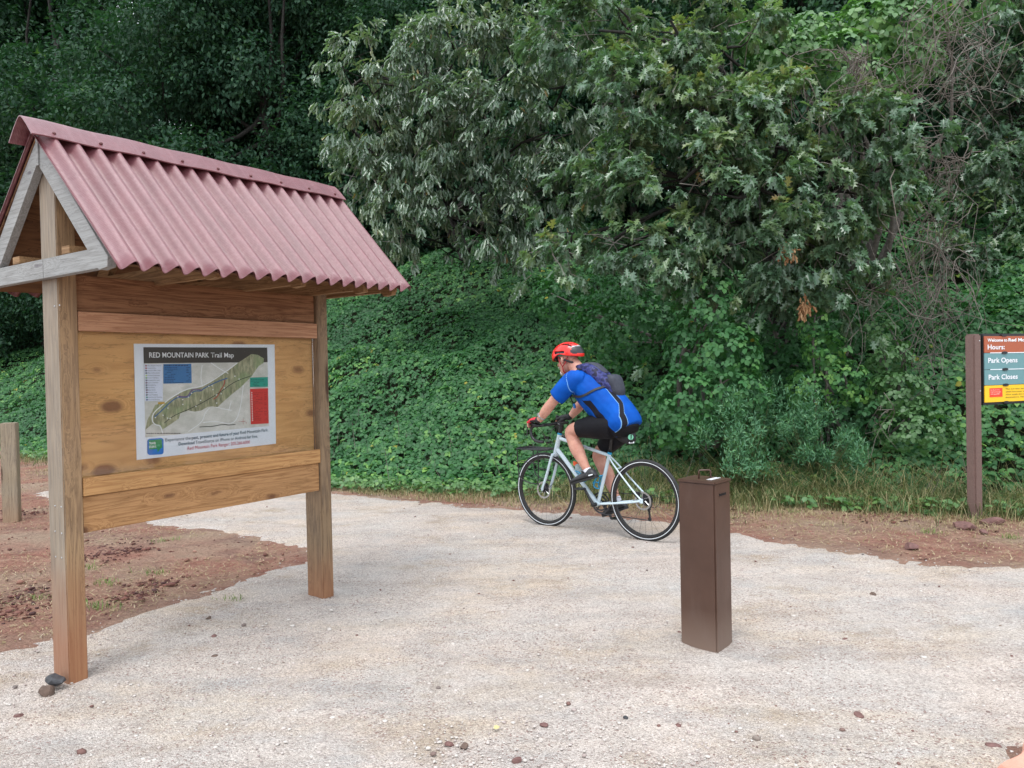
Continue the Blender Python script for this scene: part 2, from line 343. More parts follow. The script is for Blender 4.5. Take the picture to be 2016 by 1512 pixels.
# ------------------------------------------------------------------ leaf machinery
OV_V = np.array([(0, 0, 0), (-.36, .28, .05), (-.33, .66, .03), (0, 1, -.14), (.33, .66, .03), (.36, .28, .05), (0, .5, -.03)])
OV_F = [np.array([(0, 6, 2, 1), (0, 5, 4, 6)]), np.array([(6, 3, 2), (6, 4, 3)])]
DI_V = np.array([(0, 0, 0), (-.28, .45, .06), (0, 1, -.1), (.28, .45, .06)]); DI_F = [np.array([(0, 2, 1), (0, 3, 2)])]
NA_V = np.array([(0, 0, 0), (-.09, .45, .02), (0, 1, -.1), (.09, .45, .02)]); NA_F = DI_F
_oh = [(.05, .14), (.27, .20), (.10, .33), (.40, .50), (.13, .58), (.30, .83), (.07, .82)]
OK_V = np.array([(0, 0, 0)]+[(-a, b, .10*a) for a, b in _oh]+[(0, 1, -.16)]+[(a, b, .10*a) for a, b in _oh[::-1]]+[(0, .5, -.04)])
OK_F = [np.array([(0, 16, 8, 7, 6, 5, 4, 3, 2, 1)]), np.array([(0, 15, 14, 13, 12, 11, 10, 9, 8, 16)])]
OK_V[:, 0] *= .80
OK2_V = np.array([(0, 0, 0), (-.10, .3, .02), (-.19, .48, .05), (-.08, .62, .02), (-.13, .86, .0), (0, 1, -.14), (.13, .86, 0), (.08, .62, .02), (.19, .48, .05), (.10, .3, .02)])
OK2_F = [np.array([(0, 5, 4, 3, 2, 1)]), np.array([(0, 9, 8, 7, 6, 5)])]
def leaves(name, tv, tf, pos, axis, up, scale, tint, mat, parent=None):
    N = len(pos); axis = nz(axis); side = nz(np.cross(axis, up)); nr = np.cross(side, axis); scale = np.broadcast_to(np.asarray(scale, float), (N,))
    V = pos[:, None, :]+scale[:, None, None]*(tv[None, :, 0, None]*side[:, None, :]+tv[None, :, 1, None]*axis[:, None, :]+tv[None, :, 2, None]*nr[:, None, :])
    k = len(tv); off = (np.arange(N)*k)[:, None, None]
    FL = [(f[None]+off).reshape(-1, f.shape[1]) for f in tf]
    me = mkmesh(name, V.reshape(-1, 3), FL, smooth=False)
    a = me.attributes.new('tint', 'FLOAT', 'POINT'); a.data.foreach_set('value', np.repeat(np.asarray(tint, np.float32), k))
    return link(name, me, mat, parent)
def leafmat(name, cols, rough=.45, trans=.3, spec=.5, tcol=None):
    t = NT(name); a = t.n('ShaderNodeAttribute', attribute_name='tint').outputs['Fac']
    c = t.ramp(a, cols); b = t.n('ShaderNodeBsdfPrincipled', {'Base Color': c, 'Roughness': rough, 'Specular IOR Level': spec})
    tl = t.n('ShaderNodeBsdfTranslucent', {'Color': t.mix(1., c, tcol or (1.3, 1.7, .7), 'MULTIPLY')})
    mx = t.n('ShaderNodeMixShader', {0: trans, 1: b.outputs[0], 2: tl.outputs[0]}); t.set(t.out.inputs['Surface'], mx.outputs[0]); return t.m
def rdir(n): return nz(rng.normal(size=(n, 3)))
m_bark = plain('bark', (.022, .020, .017), .9, .4, 14, .9, bd=.03)
m_bark2 = plain('grey_bark', (.15, .135, .12), .9, .35, 22, .7, bd=.02)
m_vine = plain('dry_vine', (.155, .135, .115), .85, .3, 40, .4)
m_kud = leafmat('kudzu_leaf', [(0, (.028, .092, .036)), (.5, (.055, .168, .058)), (.8, (.11, .26, .078)), (.97, (.22, .40, .095)), (1., (.33, .30, .05))], .48, .28, .32)
m_kudl = leafmat('pale_kudzu_leaf', [(0, (.07, .155, .055)), (.5, (.10, .21, .075)), (.9, (.16, .30, .09)), (1., (.30, .36, .07))], .45, .25)
m_oak = leafmat('oak_leaf', [(0, (.062, .125, .076)), (.5, (.115, .20, .115)), (.85, (.22, .29, .12)), (.97, (.34, .34, .11)), (1., (.30, .22, .08))], .31, .24, .8)
m_oakf = leafmat('willow_oak_leaf', [(0, (.10, .165, .115)), (.5, (.155, .225, .15)), (.85, (.22, .275, .145)), (.97, (.32, .33, .14)), (1., (.30, .20, .08))], .27, .24, 1.)
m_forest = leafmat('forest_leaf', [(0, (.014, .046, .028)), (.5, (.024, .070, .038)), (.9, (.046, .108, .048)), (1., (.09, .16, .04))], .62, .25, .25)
m_fine = leafmat('fennel_leaf', [(0, (.06, .17, .085)), (.6, (.09, .23, .115)), (1., (.16, .32, .13))], .5, .2)
m_dead = leafmat('dead_leaf', [(0, (.30, .14, .06)), (.5, (.45, .25, .12)), (1., (.55, .36, .2))], .7, .15, tcol=(1, .9, .7))

def sample_blobs(blobs, per_m2, seed=0, inner=.16, rough=.16, cull=.72):
    """blobs: (centre, (rx,ry,rz)). Points near the shells, outward direction"""
    wv = Wob(seed+50, 2.4); C_, D_ = [], []
    for c, r_ in blobs:
        r_ = np.array(r_); area = 4*math.pi*((r_[0]*r_[1])**1.6/3+(r_[0]*r_[2])**1.6/3+(r_[1]*r_[2])**1.6/3)**(1/1.6)
        n = int(area*per_m2); d = rdir(n); p = c+d*r_
        k = 1+rough*wv(p*1.3)*.8+rng.normal(size=n)*.05
        k = np.where(rng.random(n) < inner, k*rng.uniform(.45, .9, n), k)
        p = c+d*r_*k[:, None]; keep = np.ones(n, bool)
        for c2, r2 in blobs:
            if c2 is c: continue
            keep &= (((p-c2)/(np.array(r2)*cull))**2).sum(1) > 1
        C_.append(p[keep]); D_.append(nz(d/r_)[keep])
    return np.concatenate(C_), np.concatenate(D_)
def sprays(blobs, per_m2, k, rs, seed, inner=.2, rough=.22, flat=.45):
    c0, d0 = sample_blobs(blobs, per_m2, seed, inner, rough, .74); n = len(c0); r_ = rs*rng.uniform(.6, 1.35, n)
    off = rng.normal(size=(n, k, 3))*.62*r_[:, None, None]*np.array([1, 1, flat]); h2 = (off[..., :2]**2).sum(-1); off[..., 2] -= .45*h2/r_[:, None]
    c = (c0[:, None]+off+d0[:, None]*np.abs(rng.normal(size=(n, k, 1)))*.25*r_[:, None, None]).reshape(-1, 3); d = nz(off/r_[:, None, None]+d0[:, None]*.7).reshape(-1, 3); return c, d, np.repeat(rng.random(n), k)
def pxblobs(lst, thick=1.):
    out = []
    for b in lst:
        px, py, rx, ry, dep = b[:5]; out.append((AT(px, py, dep), (rx*dep/FPX, (b[5] if len(b) > 5 else min(rx, ry)*dep/FPX*thick), ry*dep/FPX)))
    return out
def tufts(C_, D_, k, ln, droop=.5, spread=.8, out=.7, jit=.06, lv=.25):
    n = len(C_)*k; c = np.repeat(C_, k, 0); d = np.repeat(D_, k, 0)
    ax = nz(d*out+rng.normal(size=(n, 3))*spread*.6+np.array([0, 0, -droop])); pos = c+rng.normal(size=(n, 3))*jit
    up = nz(d*.6+np.array([0, 0, 1.])+rng.normal(size=(n, 3))*.45)
    return pos, ax, up, ln*rng.uniform(1-lv, 1+lv, n)
def limb(mb, a, b, r0, r1, bend=.15, n=7, sides=7):
    a = np.array(a); b = np.array(b); L = np.linalg.norm(b-a); off = rng.normal(size=3)*bend*L; off2 = rng.normal(size=3)*bend*L*.5
    pts = []; rr = []
    for i in range(n):
        q = i/(n-1); pts.append(a+(b-a)*q+off*math.sin(math.pi*q)*.6+off2*math.sin(2*math.pi*q)*.4); rr.append(r0+(r1-r0)*q)
    mb.tube(pts, rr, sides); return pts
# ------------------------------------------------------------------ kudzu on the bank
def tri_kudzu(pos, nrm, ax, ln, seed=0):
    """three leaflets per leaf"""
    n = len(pos); ax = nz(ax-nrm*(ax*nrm).sum(1)[:, None]); side = np.cross(ax, nrm); P_, A_, U_, S_ = [], [], [], []
    for ang, o_, sc_ in ((0, .25, 1.), (1.25, .05, .9), (-1.25, .05, .9)):
        a = ax*math.cos(ang)+side*math.sin(ang)-nrm*.22; P_.append(pos+a*(ln*o_)[:, None]); A_.append(a); U_.append(nz(nrm+rng.normal(size=(n, 3))*.22)); S_.append(ln*sc_)
    return np.concatenate(P_), np.concatenate(A_), np.concatenate(U_), np.concatenate(S_)
def terr_n(x, y):
    e_ = .25; hx = (height(x+e_, y)-height(x-e_, y))/(2*e_); hy = (height(x, y+e_)-height(x, y-e_))/(2*e_); return nz(np.stack([-hx, -hy, np.ones_like(hx)], -1))
def bank_leaves(n, s0, s1, t0, t1, ln, hmax, seed):
    global rng
    d = rng.random(n)
    s_ = s0+(s1-s0)*d; t_ = t0+(t1-t0)*rng.random(n)
    # build positions on either leg of the foot line
    x, y = foot(t_, s_)
    hs = hill_s(x, y); P_ = np.c_[x, y, 0*x]
    edge = .22*Wob(31, 1.7)(P_)+.1*Wob(32, 6)(P_)
    k = (hs > edge+.02) & (hs < s1+.5) & (np.abs(x) < 1.0*y+3); x, y, P_, hs = x[k], y[k], P_[k], hs[k]
    m = np.clip((.15+.055*Wob(33, 2.6)(P_)+.05*Wob(34, .9)(P_)), .03, 1)*np.clip(hs/1.2+.25, 0, 1)
    z = height(x, y)+m*hmax*(.45+.75*np.sqrt(rng.random(len(x))))
    N_ = terr_n(x, y)+.16*np.stack([Wob(35, 2.6)(P_), Wob(36, 2.6)(P_), 0*x], 1)+rng.normal(size=(len(x), 3))*.30; N_ = nz(N_+(0, -.18, .15))
    ax = nz(np.array([-.3, -.8, -.2])+rng.normal(size=(len(x), 3))*.8)
    return np.c_[x, y, z], N_, ax
pos, N_, ax = bank_leaves(125000, -.2, 10.5, -22, 12, .1, 1.4, 1)
dep = pos[:, 1]; keep = rng.random(len(pos)) < np.clip(1.25-dep/34, .3, 1); pos, N_, ax = pos[keep], N_[keep], ax[keep]
ln = rng.uniform(.052, .098, len(pos))
tint = np.clip(rng.beta(2.2, 2.8, len(pos))+.14*Wob(37, 1.2)(pos), 0, 1)**1.15; tint = np.where(rng.random(len(pos)) < .0025, 1., np.minimum(tint, .96))
P_, A_, U_, S_ = tri_kudzu(pos, N_, ax, ln); T_ = np.clip(np.tile(tint, 3)+rng.normal(size=len(P_))*.05, 0, 1)
tag(leaves('kudzu', OV_V, OV_F, P_, A_, U_, S_, T_, m_kud), 'dense green kudzu vines blanketing the bank behind the path', 'ground cover', kind='stuff')
# runners and stems poking out along the foot of the bank
mb = MB()
for _ in range(140):
    t_ = rng.uniform(-9, 9); s_ = rng.uniform(0, 1.6); xy = foot(np.array([t_]), np.array([s_])); x, y = float(xy[0][0]), float(xy[1][0]); z = float(height(x, y)); a = rng.uniform(0, 6.28); L = rng.uniform(.2, .6)
    mb.tube([(x, y, z), (x+.15*math.cos(a), y+.15*math.sin(a), z+L*.6), (x+.4*math.cos(a)*L, y+.4*math.sin(a)*L-.05, z+L)], [.004, .003, .0015], 4)
tag(mb.build('weed_stems', m_vine), 'thin dry stems sticking up at the foot of the bank', 'weeds', kind='stuff')

# ------------------------------------------------------------------ grass strip
def grass(name, n, sampler, h0, h1, wid, cols, label, bend=.5, seed=3, cat='grass', zo=.002):
    r_ = np.random.default_rng(seed); XY = sampler(r_, n); n = len(XY); z = height(XY[:, 0], XY[:, 1])+zo; a = r_.uniform(0, 6.28, n); h = h0+(h1-h0)*r_.random(n)**1.5; b = bend*h*r_.uniform(.3, 1.5, n)
    d = np.stack([np.cos(a), np.sin(a)], 1); w_ = np.stack([-d[:, 1], d[:, 0]], 1)*wid/2
    V = np.empty((n, 7, 3))
    for k, (q, ws) in enumerate(((0, 1), (.45, .85), (.8, .5))):
        c_ = XY+d*(b*q*q)[:, None]; zz_ = z+h*(q-.25*q*q*min(bend, 2.))
        V[:, 2*k, :2] = c_-w_*ws; V[:, 2*k+1, :2] = c_+w_*ws; V[:, 2*k, 2] = zz_; V[:, 2*k+1, 2] = zz_
    V[:, 6, :2] = XY+d*b[:, None]; V[:, 6, 2] = z+h*(1-.45*min(bend, 1.6))
    off = (np.arange(n)*7)[:, None, None]; f4 = np.array([(0, 1, 3, 2), (2, 3, 5, 4)]); f3 = np.array([(4, 5, 6)])
    me = mkmesh(name, V.reshape(-1, 3), [(f4[None]+off).reshape(-1, 4), (f3[None]+off).reshape(-1, 3)], False)
    at_ = me.attributes.new('tint', 'FLOAT', 'POINT'); at_.data.foreach_set('value', np.repeat(r_.random(n), 7).astype(np.float32))
    return tag(link(name, me, leafmat(name, cols, .6, .25, .3, (1.2, 1.3, .8))), label, cat, kind='stuff')
def strip(t0, t1, s0, s1, cl=.5):
    def f_(r_, n):
        t_ = r_.uniform(t0, t1, n); s_ = s0+(s1-s0)*np.abs(r_.normal(0, .5, n)); x, y = foot(t_, s_)
        k = (Wob(61, 2.4)(np.c_[x, y, 0*x]) > -cl-.6*(s_ > 0)*0) & (psdf(np.c_[x, y]) < -.02); return np.c_[x, y][k]
    return f_
gcol = [(0, (.06, .10, .035)), (.45, (.11, .15, .05)), (.7, (.26, .24, .12)), (1, (.42, .35, .2))]
tcol = [(0, (.22, .19, .09)), (.4, (.36, .29, .16)), (1, (.52, .43, .28))]
grass('grass', 13000, strip(3.0, 9, .25, -.5), .06, .32, .006, gcol, 'green and straw coloured grass along the foot of the bank on the right', .7, 1)
grass('tall_grass', 5200, strip(3.6, 9.5, .1, 1.0), .25, .62, .0055, gcol, 'long tangled grass stems between the bollard and the sign', .95, 2)
grass('short_grass', 14000, strip(-9, 3.4, .2, -.7), .03, .15, .006, gcol, 'short grass and weeds at the edge of the kudzu', .6, 4)
grass('dry_grass', 30000, strip(-6, 10, .35, -1.1, 1.3), .02, .085, .005, tcol, 'short dry straw coloured grass between path and bank', 1.6, 5)
def straw_s(r_, n):
    d = 3.2+r_.random(n)*9.5; a = r_.uniform(-.95, .8, n); Q_ = np.c_[d*np.tan(a), d]; k = (psdf(Q_) < -.03) & (hill_s(Q_[:, 0], Q_[:, 1]) < .2) & (Wob(62, 2.2)(np.c_[Q_, 0*d]) > -.45); return Q_[k]
grass('straw', 70000, straw_s, .008, .022, .0055, [(0, (.30, .24, .12)), (.5, (.42, .33, .2)), (1, (.55, .46, .32))], 'wisps of straw lying on the red clay', 3.5, 6, 'straw', .010)
def tufts_s(r_, n):
    cs = [(185, 1195), (205, 1150), (80, 1180), (330, 1066), (462, 1183), (210, 1200), (170, 1120), (300, 1130), (1430, 1020), (1830, 1050), (1990, 1060), (1560, 1010), (1640, 1000), (1480, 1005)]
    return np.concatenate([G(px, py)[:2]+r_.normal(size=(n//len(cs), 2))*(.06, .035) for px, py in cs])
grass('grass_tufts', 520, tufts_s, .02, .07, .005, [(0, (.10, .17, .05)), (1, (.22, .30, .09))], 'tiny green grass tufts sprouting from the clay', .8, 9)

# leafy weeds along the left of the grass strip (kudzu shoots creeping out)
def shoots(n, t0, t1, seed):
    r_ = np.random.default_rng(seed); t_ = r_.uniform(t0, t1, n); s_ = -.32+r_.random(n)*.6; x, y = foot(t_, s_)
    k = Wob(63, 2.5)(np.c_[x, y, 0*x]) > -.1; return x[k], y[k]
x, y = shoots(2600, -12, 8.5, 4); pos = np.c_[x, y, height(x, y)+.04+.10*rng.random(len(x))]
P_, A_, U_, S_ = tri_kudzu(pos, nz(np.array([0, -.25, 1.])+rng.normal(size=(len(x), 3))*.3), rdir(len(x)), rng.uniform(.045, .085, len(x)))
tag(leaves('weeds', OV_V, OV_F, P_, A_, U_, S_, rng.random(len(P_))*.9, m_kudl), 'bright leafy weeds creeping out of the kudzu towards the path', 'weeds', kind='stuff')

# ------------------------------------------------------------------ trees near: oaks
def near_tree(name, label, cat, blobs, per_m2, k, ln, tv, tf, mat, seed, base, r0, droop=.5, out=.7, spread=.8, trunk_mat=None, tgamma=1.2, twig=.35, jit=.06, group=None, dead=.003, inner=.18, limbs=True, rs=.26):
    root = empty(name, label, cat, Matrix.Translation(Vector(base)), group); b0 = np.array(base, float)
    C_, D_, sid = sprays(blobs, per_m2/7., 8, rs, seed)
    pos, ax, up, ls = tufts(C_, D_, k, ln, droop, spread, out, jit)
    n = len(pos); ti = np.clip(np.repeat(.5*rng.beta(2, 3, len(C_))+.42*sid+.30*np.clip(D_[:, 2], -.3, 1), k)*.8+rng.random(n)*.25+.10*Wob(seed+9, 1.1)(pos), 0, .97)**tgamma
    top = max(c[2]+r[2] for c, r in blobs); bot = min(c[2]-r[2] for c, r in blobs)
    ti = np.where(rng.random(n) < dead, 1., ti)
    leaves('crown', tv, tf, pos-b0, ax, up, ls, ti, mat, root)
    mb = MB(); cen = np.mean([c for c, r in blobs], 0)
    if limbs:
        fork = np.array([b0[0]*.6+cen[0]*.4, b0[1]*.6+cen[1]*.4, bot*.45+top*.55 if r0 > .1 else cen[2]])
        fork = b0+(fork-b0)*.6; limb(mb, b0-b0-(0, 0, .3), fork-b0, r0, r0*.7, .06, 8, 9); tr = mb.build('trunk', trunk_mat or m_bark, root, smooth=True)
        for c, r in blobs:
            mb = MB(); a = fork-b0+rng.normal(size=3)*.05; pts = limb(mb, a, c-b0, r0*.38, r0*.10, .16, 8, 6)
            for _ in range(4):
                i = rng.integers(3, 8); e_ = c-b0+rdir(1)[0]*np.array(r)*.85; limb(mb, pts[i], e_, r0*.12+.004, .004, .2, 6, 5)
            mb.build('limb', trunk_mat or m_bark, tr, smooth=True)
    sel = rng.random(len(C_)) < twig; c = C_[sel]; d = D_[sel]; mb = MB()
    for p_, q_ in zip(c, d):
        e_ = p_-q_*rng.uniform(.2, .5)+np.array([0, 0, rng.uniform(-.12, .05)]); mb.tube([e_-b0, (p_+e_)/2-b0+rng.normal(size=3)*.03, p_-b0], [.007, .005, .003], 3, False)
    if mb.v: tag(mb.build('twigs', trunk_mat or m_bark2, root), kind='stuff')
    return root
ro = [(1180, 60, 120, 110, 10.2), (1320, 40, 130, 110, 9.8), (1420, 100, 90, 100, 9.4), (1250, 190, 120, 110, 9.5), (1390, 220, 130, 110, 9.2), (1540, 250, 120, 95, 9.0), (1660, 260, 110, 90, 8.9), (1745, 240, 55, 55, 8.8), (1220, 330, 90, 80, 9.3), (1340, 360, 120, 100, 9.0), (1490, 370, 130, 110, 8.9), (1650, 370, 120, 100, 8.9), (1735, 330, 60, 70, 8.9),
      (1120, 478, 65, 42, 9.2), (1210, 470, 80, 55, 9.1), (1320, 480, 90, 60, 9.0), (1440, 480, 100, 70, 8.8), (1580, 480, 110, 70, 8.8), (1690, 460, 65, 60, 8.9), (1630, 560, 55, 50, 9.2), (1540, 560, 50, 55, 9.3)]
rb = G(1640, 960); rb = np.array([3.9, 10.9, 0]); rb[2] = float(height(rb[0], rb[1]))
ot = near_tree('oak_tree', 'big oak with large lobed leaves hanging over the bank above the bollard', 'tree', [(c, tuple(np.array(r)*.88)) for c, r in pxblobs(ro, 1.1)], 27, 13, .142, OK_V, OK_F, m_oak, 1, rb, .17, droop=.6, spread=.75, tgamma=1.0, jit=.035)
lo = [(715, 140, 60, 60, 13.6), (790, 110, 90, 70, 13.6), (900, 110, 110, 75, 13.4), (1010, 130, 100, 80, 13.2), (1110, 170, 80, 90, 13), (735, 235, 70, 75, 13.8), (850, 230, 110, 90, 13.5), (970, 240, 110, 95, 13.2), (1080, 260, 90, 90, 13), (770, 340, 75, 60, 13.9), (880, 340, 95, 70, 13.7), (990, 350, 100, 75, 13.4), (1080, 370, 80, 60, 13.2),
      (725, 300, 40, 45, 13.8), (760, 420, 45, 35, 13.8), (800, 460, 45, 25, 13.6), (940, 455, 45, 30, 13.3), (1000, 430, 75, 45, 13.2), (1070, 420, 50, 40, 13.2)]
lb = np.array([-1.6, 20.5, 0]); lb[2] = float(height(lb[0], lb[1]))
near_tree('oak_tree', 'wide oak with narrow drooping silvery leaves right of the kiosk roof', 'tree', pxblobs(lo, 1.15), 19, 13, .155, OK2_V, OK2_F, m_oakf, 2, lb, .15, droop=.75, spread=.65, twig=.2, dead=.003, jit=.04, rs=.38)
# dead hanging leaf bunches: parts of the big oak
for px, py, dp, h_ in ((1552, 488, 8.45, .10), (1582, 603, 8.7, .12)):
    c0 = AT(px, py, dp); n = 60; pos = c0+rng.normal(size=(n, 3))*np.array([.035, .03, h_*.45]); o = leaves('dead_leaf_bunch', OK2_V, OK2_F, pos-rb, np.array([0, 0, -1.])+rng.normal(size=(n, 3))*.3, rdir(n), rng.uniform(.07, .12, n), rng.random(n), m_dead, ot)
    o['label'] = 'hanging bunch of dry brown leaves'
# right edge tree
re = [(1970, 60, 80, 80, 12.2), (2060, 120, 110, 110, 12.2), (1985, 200, 60, 80, 12), (2060, 300, 110, 110, 12), (1960, 310, 70, 60, 11.8), (1900, 440, 75, 50, 11.6), (1960, 500, 60, 50, 11.6), (1850, 500, 35, 30, 11.5), (2060, 470, 80, 80, 11.8)]
eb = np.array([8.6, 13.2, 0]); eb[2] = float(height(eb[0], eb[1]))
near_tree('oak_tree', 'dark lobed oak foliage at the right edge behind the tangle of bare vines', 'tree', pxblobs(re, 1.1), 26, 8, .14, OK_V, OK_F, m_oak, 3, eb, .07, droop=.5)

# ------------------------------------------------------------------ kudzu draped trees and mounds
def drape(name, label, blobs, per_m2, ln, seed, base, mat=None, r0=.06, group=None, tv=OV_V, tf=OV_F, lo_=.0, hi=.95, droop=.9):
    root = empty(name, label, 'climbing plant' if 'vine' in name else 'shrub', Matrix.Translation(Vector(base)), group); b0 = np.array(base, float)
    C_, D_ = sample_blobs(blobs, per_m2, seed, .12, .2, .85); n = len(C_)
    nr_ = nz(D_+np.array([0, 0, .55])+rng.normal(size=(n, 3))*.35); ax = nz(np.array([0, 0, -droop])+D_*.3+rng.normal(size=(n, 3))*.4)
    P_, A_, U_, S_ = tri_kudzu(C_, nr_, ax, rng.uniform(.75, 1.25, n)*ln)
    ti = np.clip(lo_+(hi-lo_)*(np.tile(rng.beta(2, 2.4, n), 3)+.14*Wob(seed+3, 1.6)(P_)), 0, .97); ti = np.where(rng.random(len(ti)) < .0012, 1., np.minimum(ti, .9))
    leaves('foliage', tv, tf, P_-b0, A_, U_, S_, ti, mat or m_kud, root)
    mb = MB()
    for c, r in blobs:
        for _ in range(2): limb(mb, np.array([rng.normal()*.08, rng.normal()*.08, -.1]), c-b0+rdir(1)[0]*np.array(r)*.6, r0*.5, .008, .12, 8, 5)
    mb.build('stems', m_bark2, root, smooth=True); return root
def gbase(px, dep): p = AT(px, 800, dep); return np.array([p[0], p[1], float(height(p[0], p[1]))])
drape('kudzu_mound', 'bright green kudzu heap over a tree top beneath the upper right corner', pxblobs([(1545, 110, 70, 50, 10.4), (1600, 75, 70, 45, 10.6), (1660, 110, 90, 50, 10.2), (1740, 60, 110, 65, 10.4), (1840, 10, 110, 60, 10.6), (1700, 150, 60, 35, 10.0), (1480, 60, 50, 60, 10.6), (1780, 120, 70, 50, 10.4)], 1.3), 95, .095, 11, gbase(1690, 12.2), m_kudl, .14, lo_=.05, hi=.95)
drape('vine_covered_column', 'column of paler kudzu climbing a trunk behind the bollard', pxblobs([(1375, 520, 45, 60, 9.3), (1395, 610, 60, 65, 9.0), (1425, 700, 75, 65, 8.9), (1440, 780, 80, 60, 8.8), (1350, 800, 70, 80, 8.9), (1350, 690, 45, 60, 9.1)], 1.0), 135, .072, 12, gbase(1400, 9.6), m_kud, .10, lo_=.2, hi=.8)
drape('vine_covered_sapling', 'narrow light green vine spire below the hanging brown leaves', pxblobs([(1600, 640, 26, 35, 9.0), (1620, 690, 40, 40, 8.9), (1650, 750, 60, 45, 8.9), (1600, 760, 50, 50, 9.0)], 1.1), 140, .062, 13, gbase(1630, 9.2), m_kud, .05, lo_=.4, hi=.98)
drape('vine_covered_sapling', 'yellow green vine spire left of the bare hanging vines', pxblobs([(1735, 650, 28, 25, 9.0), (1755, 700, 45, 40, 8.9), (1770, 770, 60, 50, 8.8), (1800, 850, 80, 45, 8.5)], 1.1), 140, .062, 14, gbase(1760, 9.1), m_kudl, .05, lo_=0, hi=.6)
drape('kudzu_mound', 'dark kudzu wall in the shade between the two climbing columns', pxblobs([(1520, 640, 90, 80, 10.4), (1530, 760, 110, 80, 10.0), (1680, 620, 90, 80, 10.4), (1240, 640, 110, 80, 11.2), (1130, 590, 90, 50, 12.2), (1850, 640, 110, 80, 10.4), (1700, 820, 120, 60, 9.2), (1980, 640, 110, 80, 10.4)], 1.2), 95, .068, 15, gbase(1530, 10.8), m_kud, .08, hi=.5)  # leaf tint capped low: shade under the oak put into the colour
# feathery weeds
def fennel(label, lst, seed, base):
    root = empty('feathery_shrub', label, 'shrub', Matrix.Translation(Vector(base)), 'blue green feathery shrubs'); b0 = np.array(base)
    bl_ = pxblobs([(a+rng.normal()*22, b-rng.uniform(-20, 40), c*rng.uniform(.3, .55), d*rng.uniform(.5, .9), e+rng.normal()*.15) for a, b, c, d, e in lst for _ in range(4)], 1.1); C_, D_ = sample_blobs(bl_, 150, seed, .45, .55, .6); pos, ax, up, ls = tufts(C_, D_, 7, .055, -.5, .9, .4, .035)
    leaves('foliage', NA_V*np.array([1.3, 1, 1]), NA_F, pos-b0, ax, up, ls, np.clip(rng.beta(2, 2, len(pos)), 0, 1), m_fine, root)
    mb = MB()
    for _ in range(60):
        c, r = bl_[rng.integers(len(bl_))]; e_ = c+rdir(1)[0]*np.array(r)*.9; mb.tube([(e_-b0)*(.15, .15, 0), (e_-b0)*(.6, .6, .5), e_-b0], [.006, .004, .002], 4)
    mb.build('stems', plain('green_stem', (.12, .15, .06), .7), root)
fennel('feathery blue green shrub just above and right of the bollard', [(1450, 830, 70, 70, 8.6), (1510, 800, 60, 60, 8.7), (1400, 860, 50, 50, 8.6), (1480, 900, 70, 40, 8.4)], 21, gbase(1460, 8.9))
fennel('feathery blue green shrub nearer the sign, right of its twin', [(1590, 830, 50, 60, 8.6), (1620, 880, 70, 50, 8.4), (1560, 870, 50, 50, 8.4), (1670, 900, 40, 35, 8.3)], 22, gbase(1610, 8.7))

# ------------------------------------------------------------------ bare hanging vines
def vines(label, lst, seed, rad=.006):
    r_ = np.random.default_rng(seed); mb = MB(); b0 = gbase(lst[0][0], lst[0][4])
    root = empty('bare_vines', label, 'vine', Matrix.Translation(Vector(b0)))
    for (xa, ya, xb, yb, dep, n, sp) in lst:
        for _ in range(n):
            a = AT(xa+r_.normal()*sp, ya+r_.normal()*sp*.6, dep-.45+r_.normal()*.25); b = AT(xb+r_.normal()*sp, yb+r_.normal()*sp*.6, dep-.45+r_.normal()*.25); L = np.linalg.norm(b-a); m = 12; w_ = r_.normal(size=(4, 3))*L*.10
            pts = [a+(b-a)*q+sum(w_[j]*math.sin((j+1)*math.pi*q+j) for j in range(4))*.8 for q in np.linspace(0, 1, m)]; r0 = rad*r_.uniform(.45, 1.5)
            mb.tube(np.array(pts)-b0, list(np.linspace(r0, r0*.45, m)), 4, False)
            if r_.random() < .5:
                i = r_.integers(3, 9); e_ = pts[i]+r_.normal(size=3)*.35*min(L, 1.2)+(0, 0, -.12); mb.tube([pts[i]-b0, (pts[i]+e_)/2-b0+r_.normal(size=3)*.05, e_-b0], [r0*.6, r0*.5, r0*.25], 4, False)
    mb.build('strands', m_vine, root, smooth=True); return root
vines('grey tangle of bare vines sweeping down from the upper right', [(1900, -20, 1770, 190, 9.2, 17, 45), (1880, 0, 1800, 150, 9.2, 9, 60), (1850, 60, 1900, 250, 9.4, 12, 60), (1760, 170, 1700, 110, 9.1, 7, 30), (1690, 110, 1560, 110, 9.3, 5, 20), (1680, 110, 1685, 190, 9.0, 26, 10), (1960, 90, 1800, 190, 9.5, 12, 40), (1570, 150, 1620, 280, 9.3, 6, 20)], 5, .0052)
vines('bare grey vine bundle hanging straight down left of the sign', [(1850, 300, 1840, 470, 9.4, 11, 26), (1800, 260, 1860, 340, 9.4, 9, 22), (1905, 300, 1840, 340, 9.4, 9, 22), (1840, 420, 1815, 660, 9.3, 12, 32), (1760, 400, 1800, 640, 9.3, 9, 26), (1810, 560, 1840, 740, 9.1, 13, 32), (1690, 560, 1670, 700, 9.2, 5, 8), (1720, 530, 1735, 640, 9.2, 5, 8), (1860, 480, 1900, 640, 9.2, 10, 18), (1770, 560, 1840, 570, 9.1, 12, 30), (1830, 700, 1830, 800, 9.0, 5, 16), (1760, 800, 1720, 880, 8.8, 5, 20)], 6, .0048)

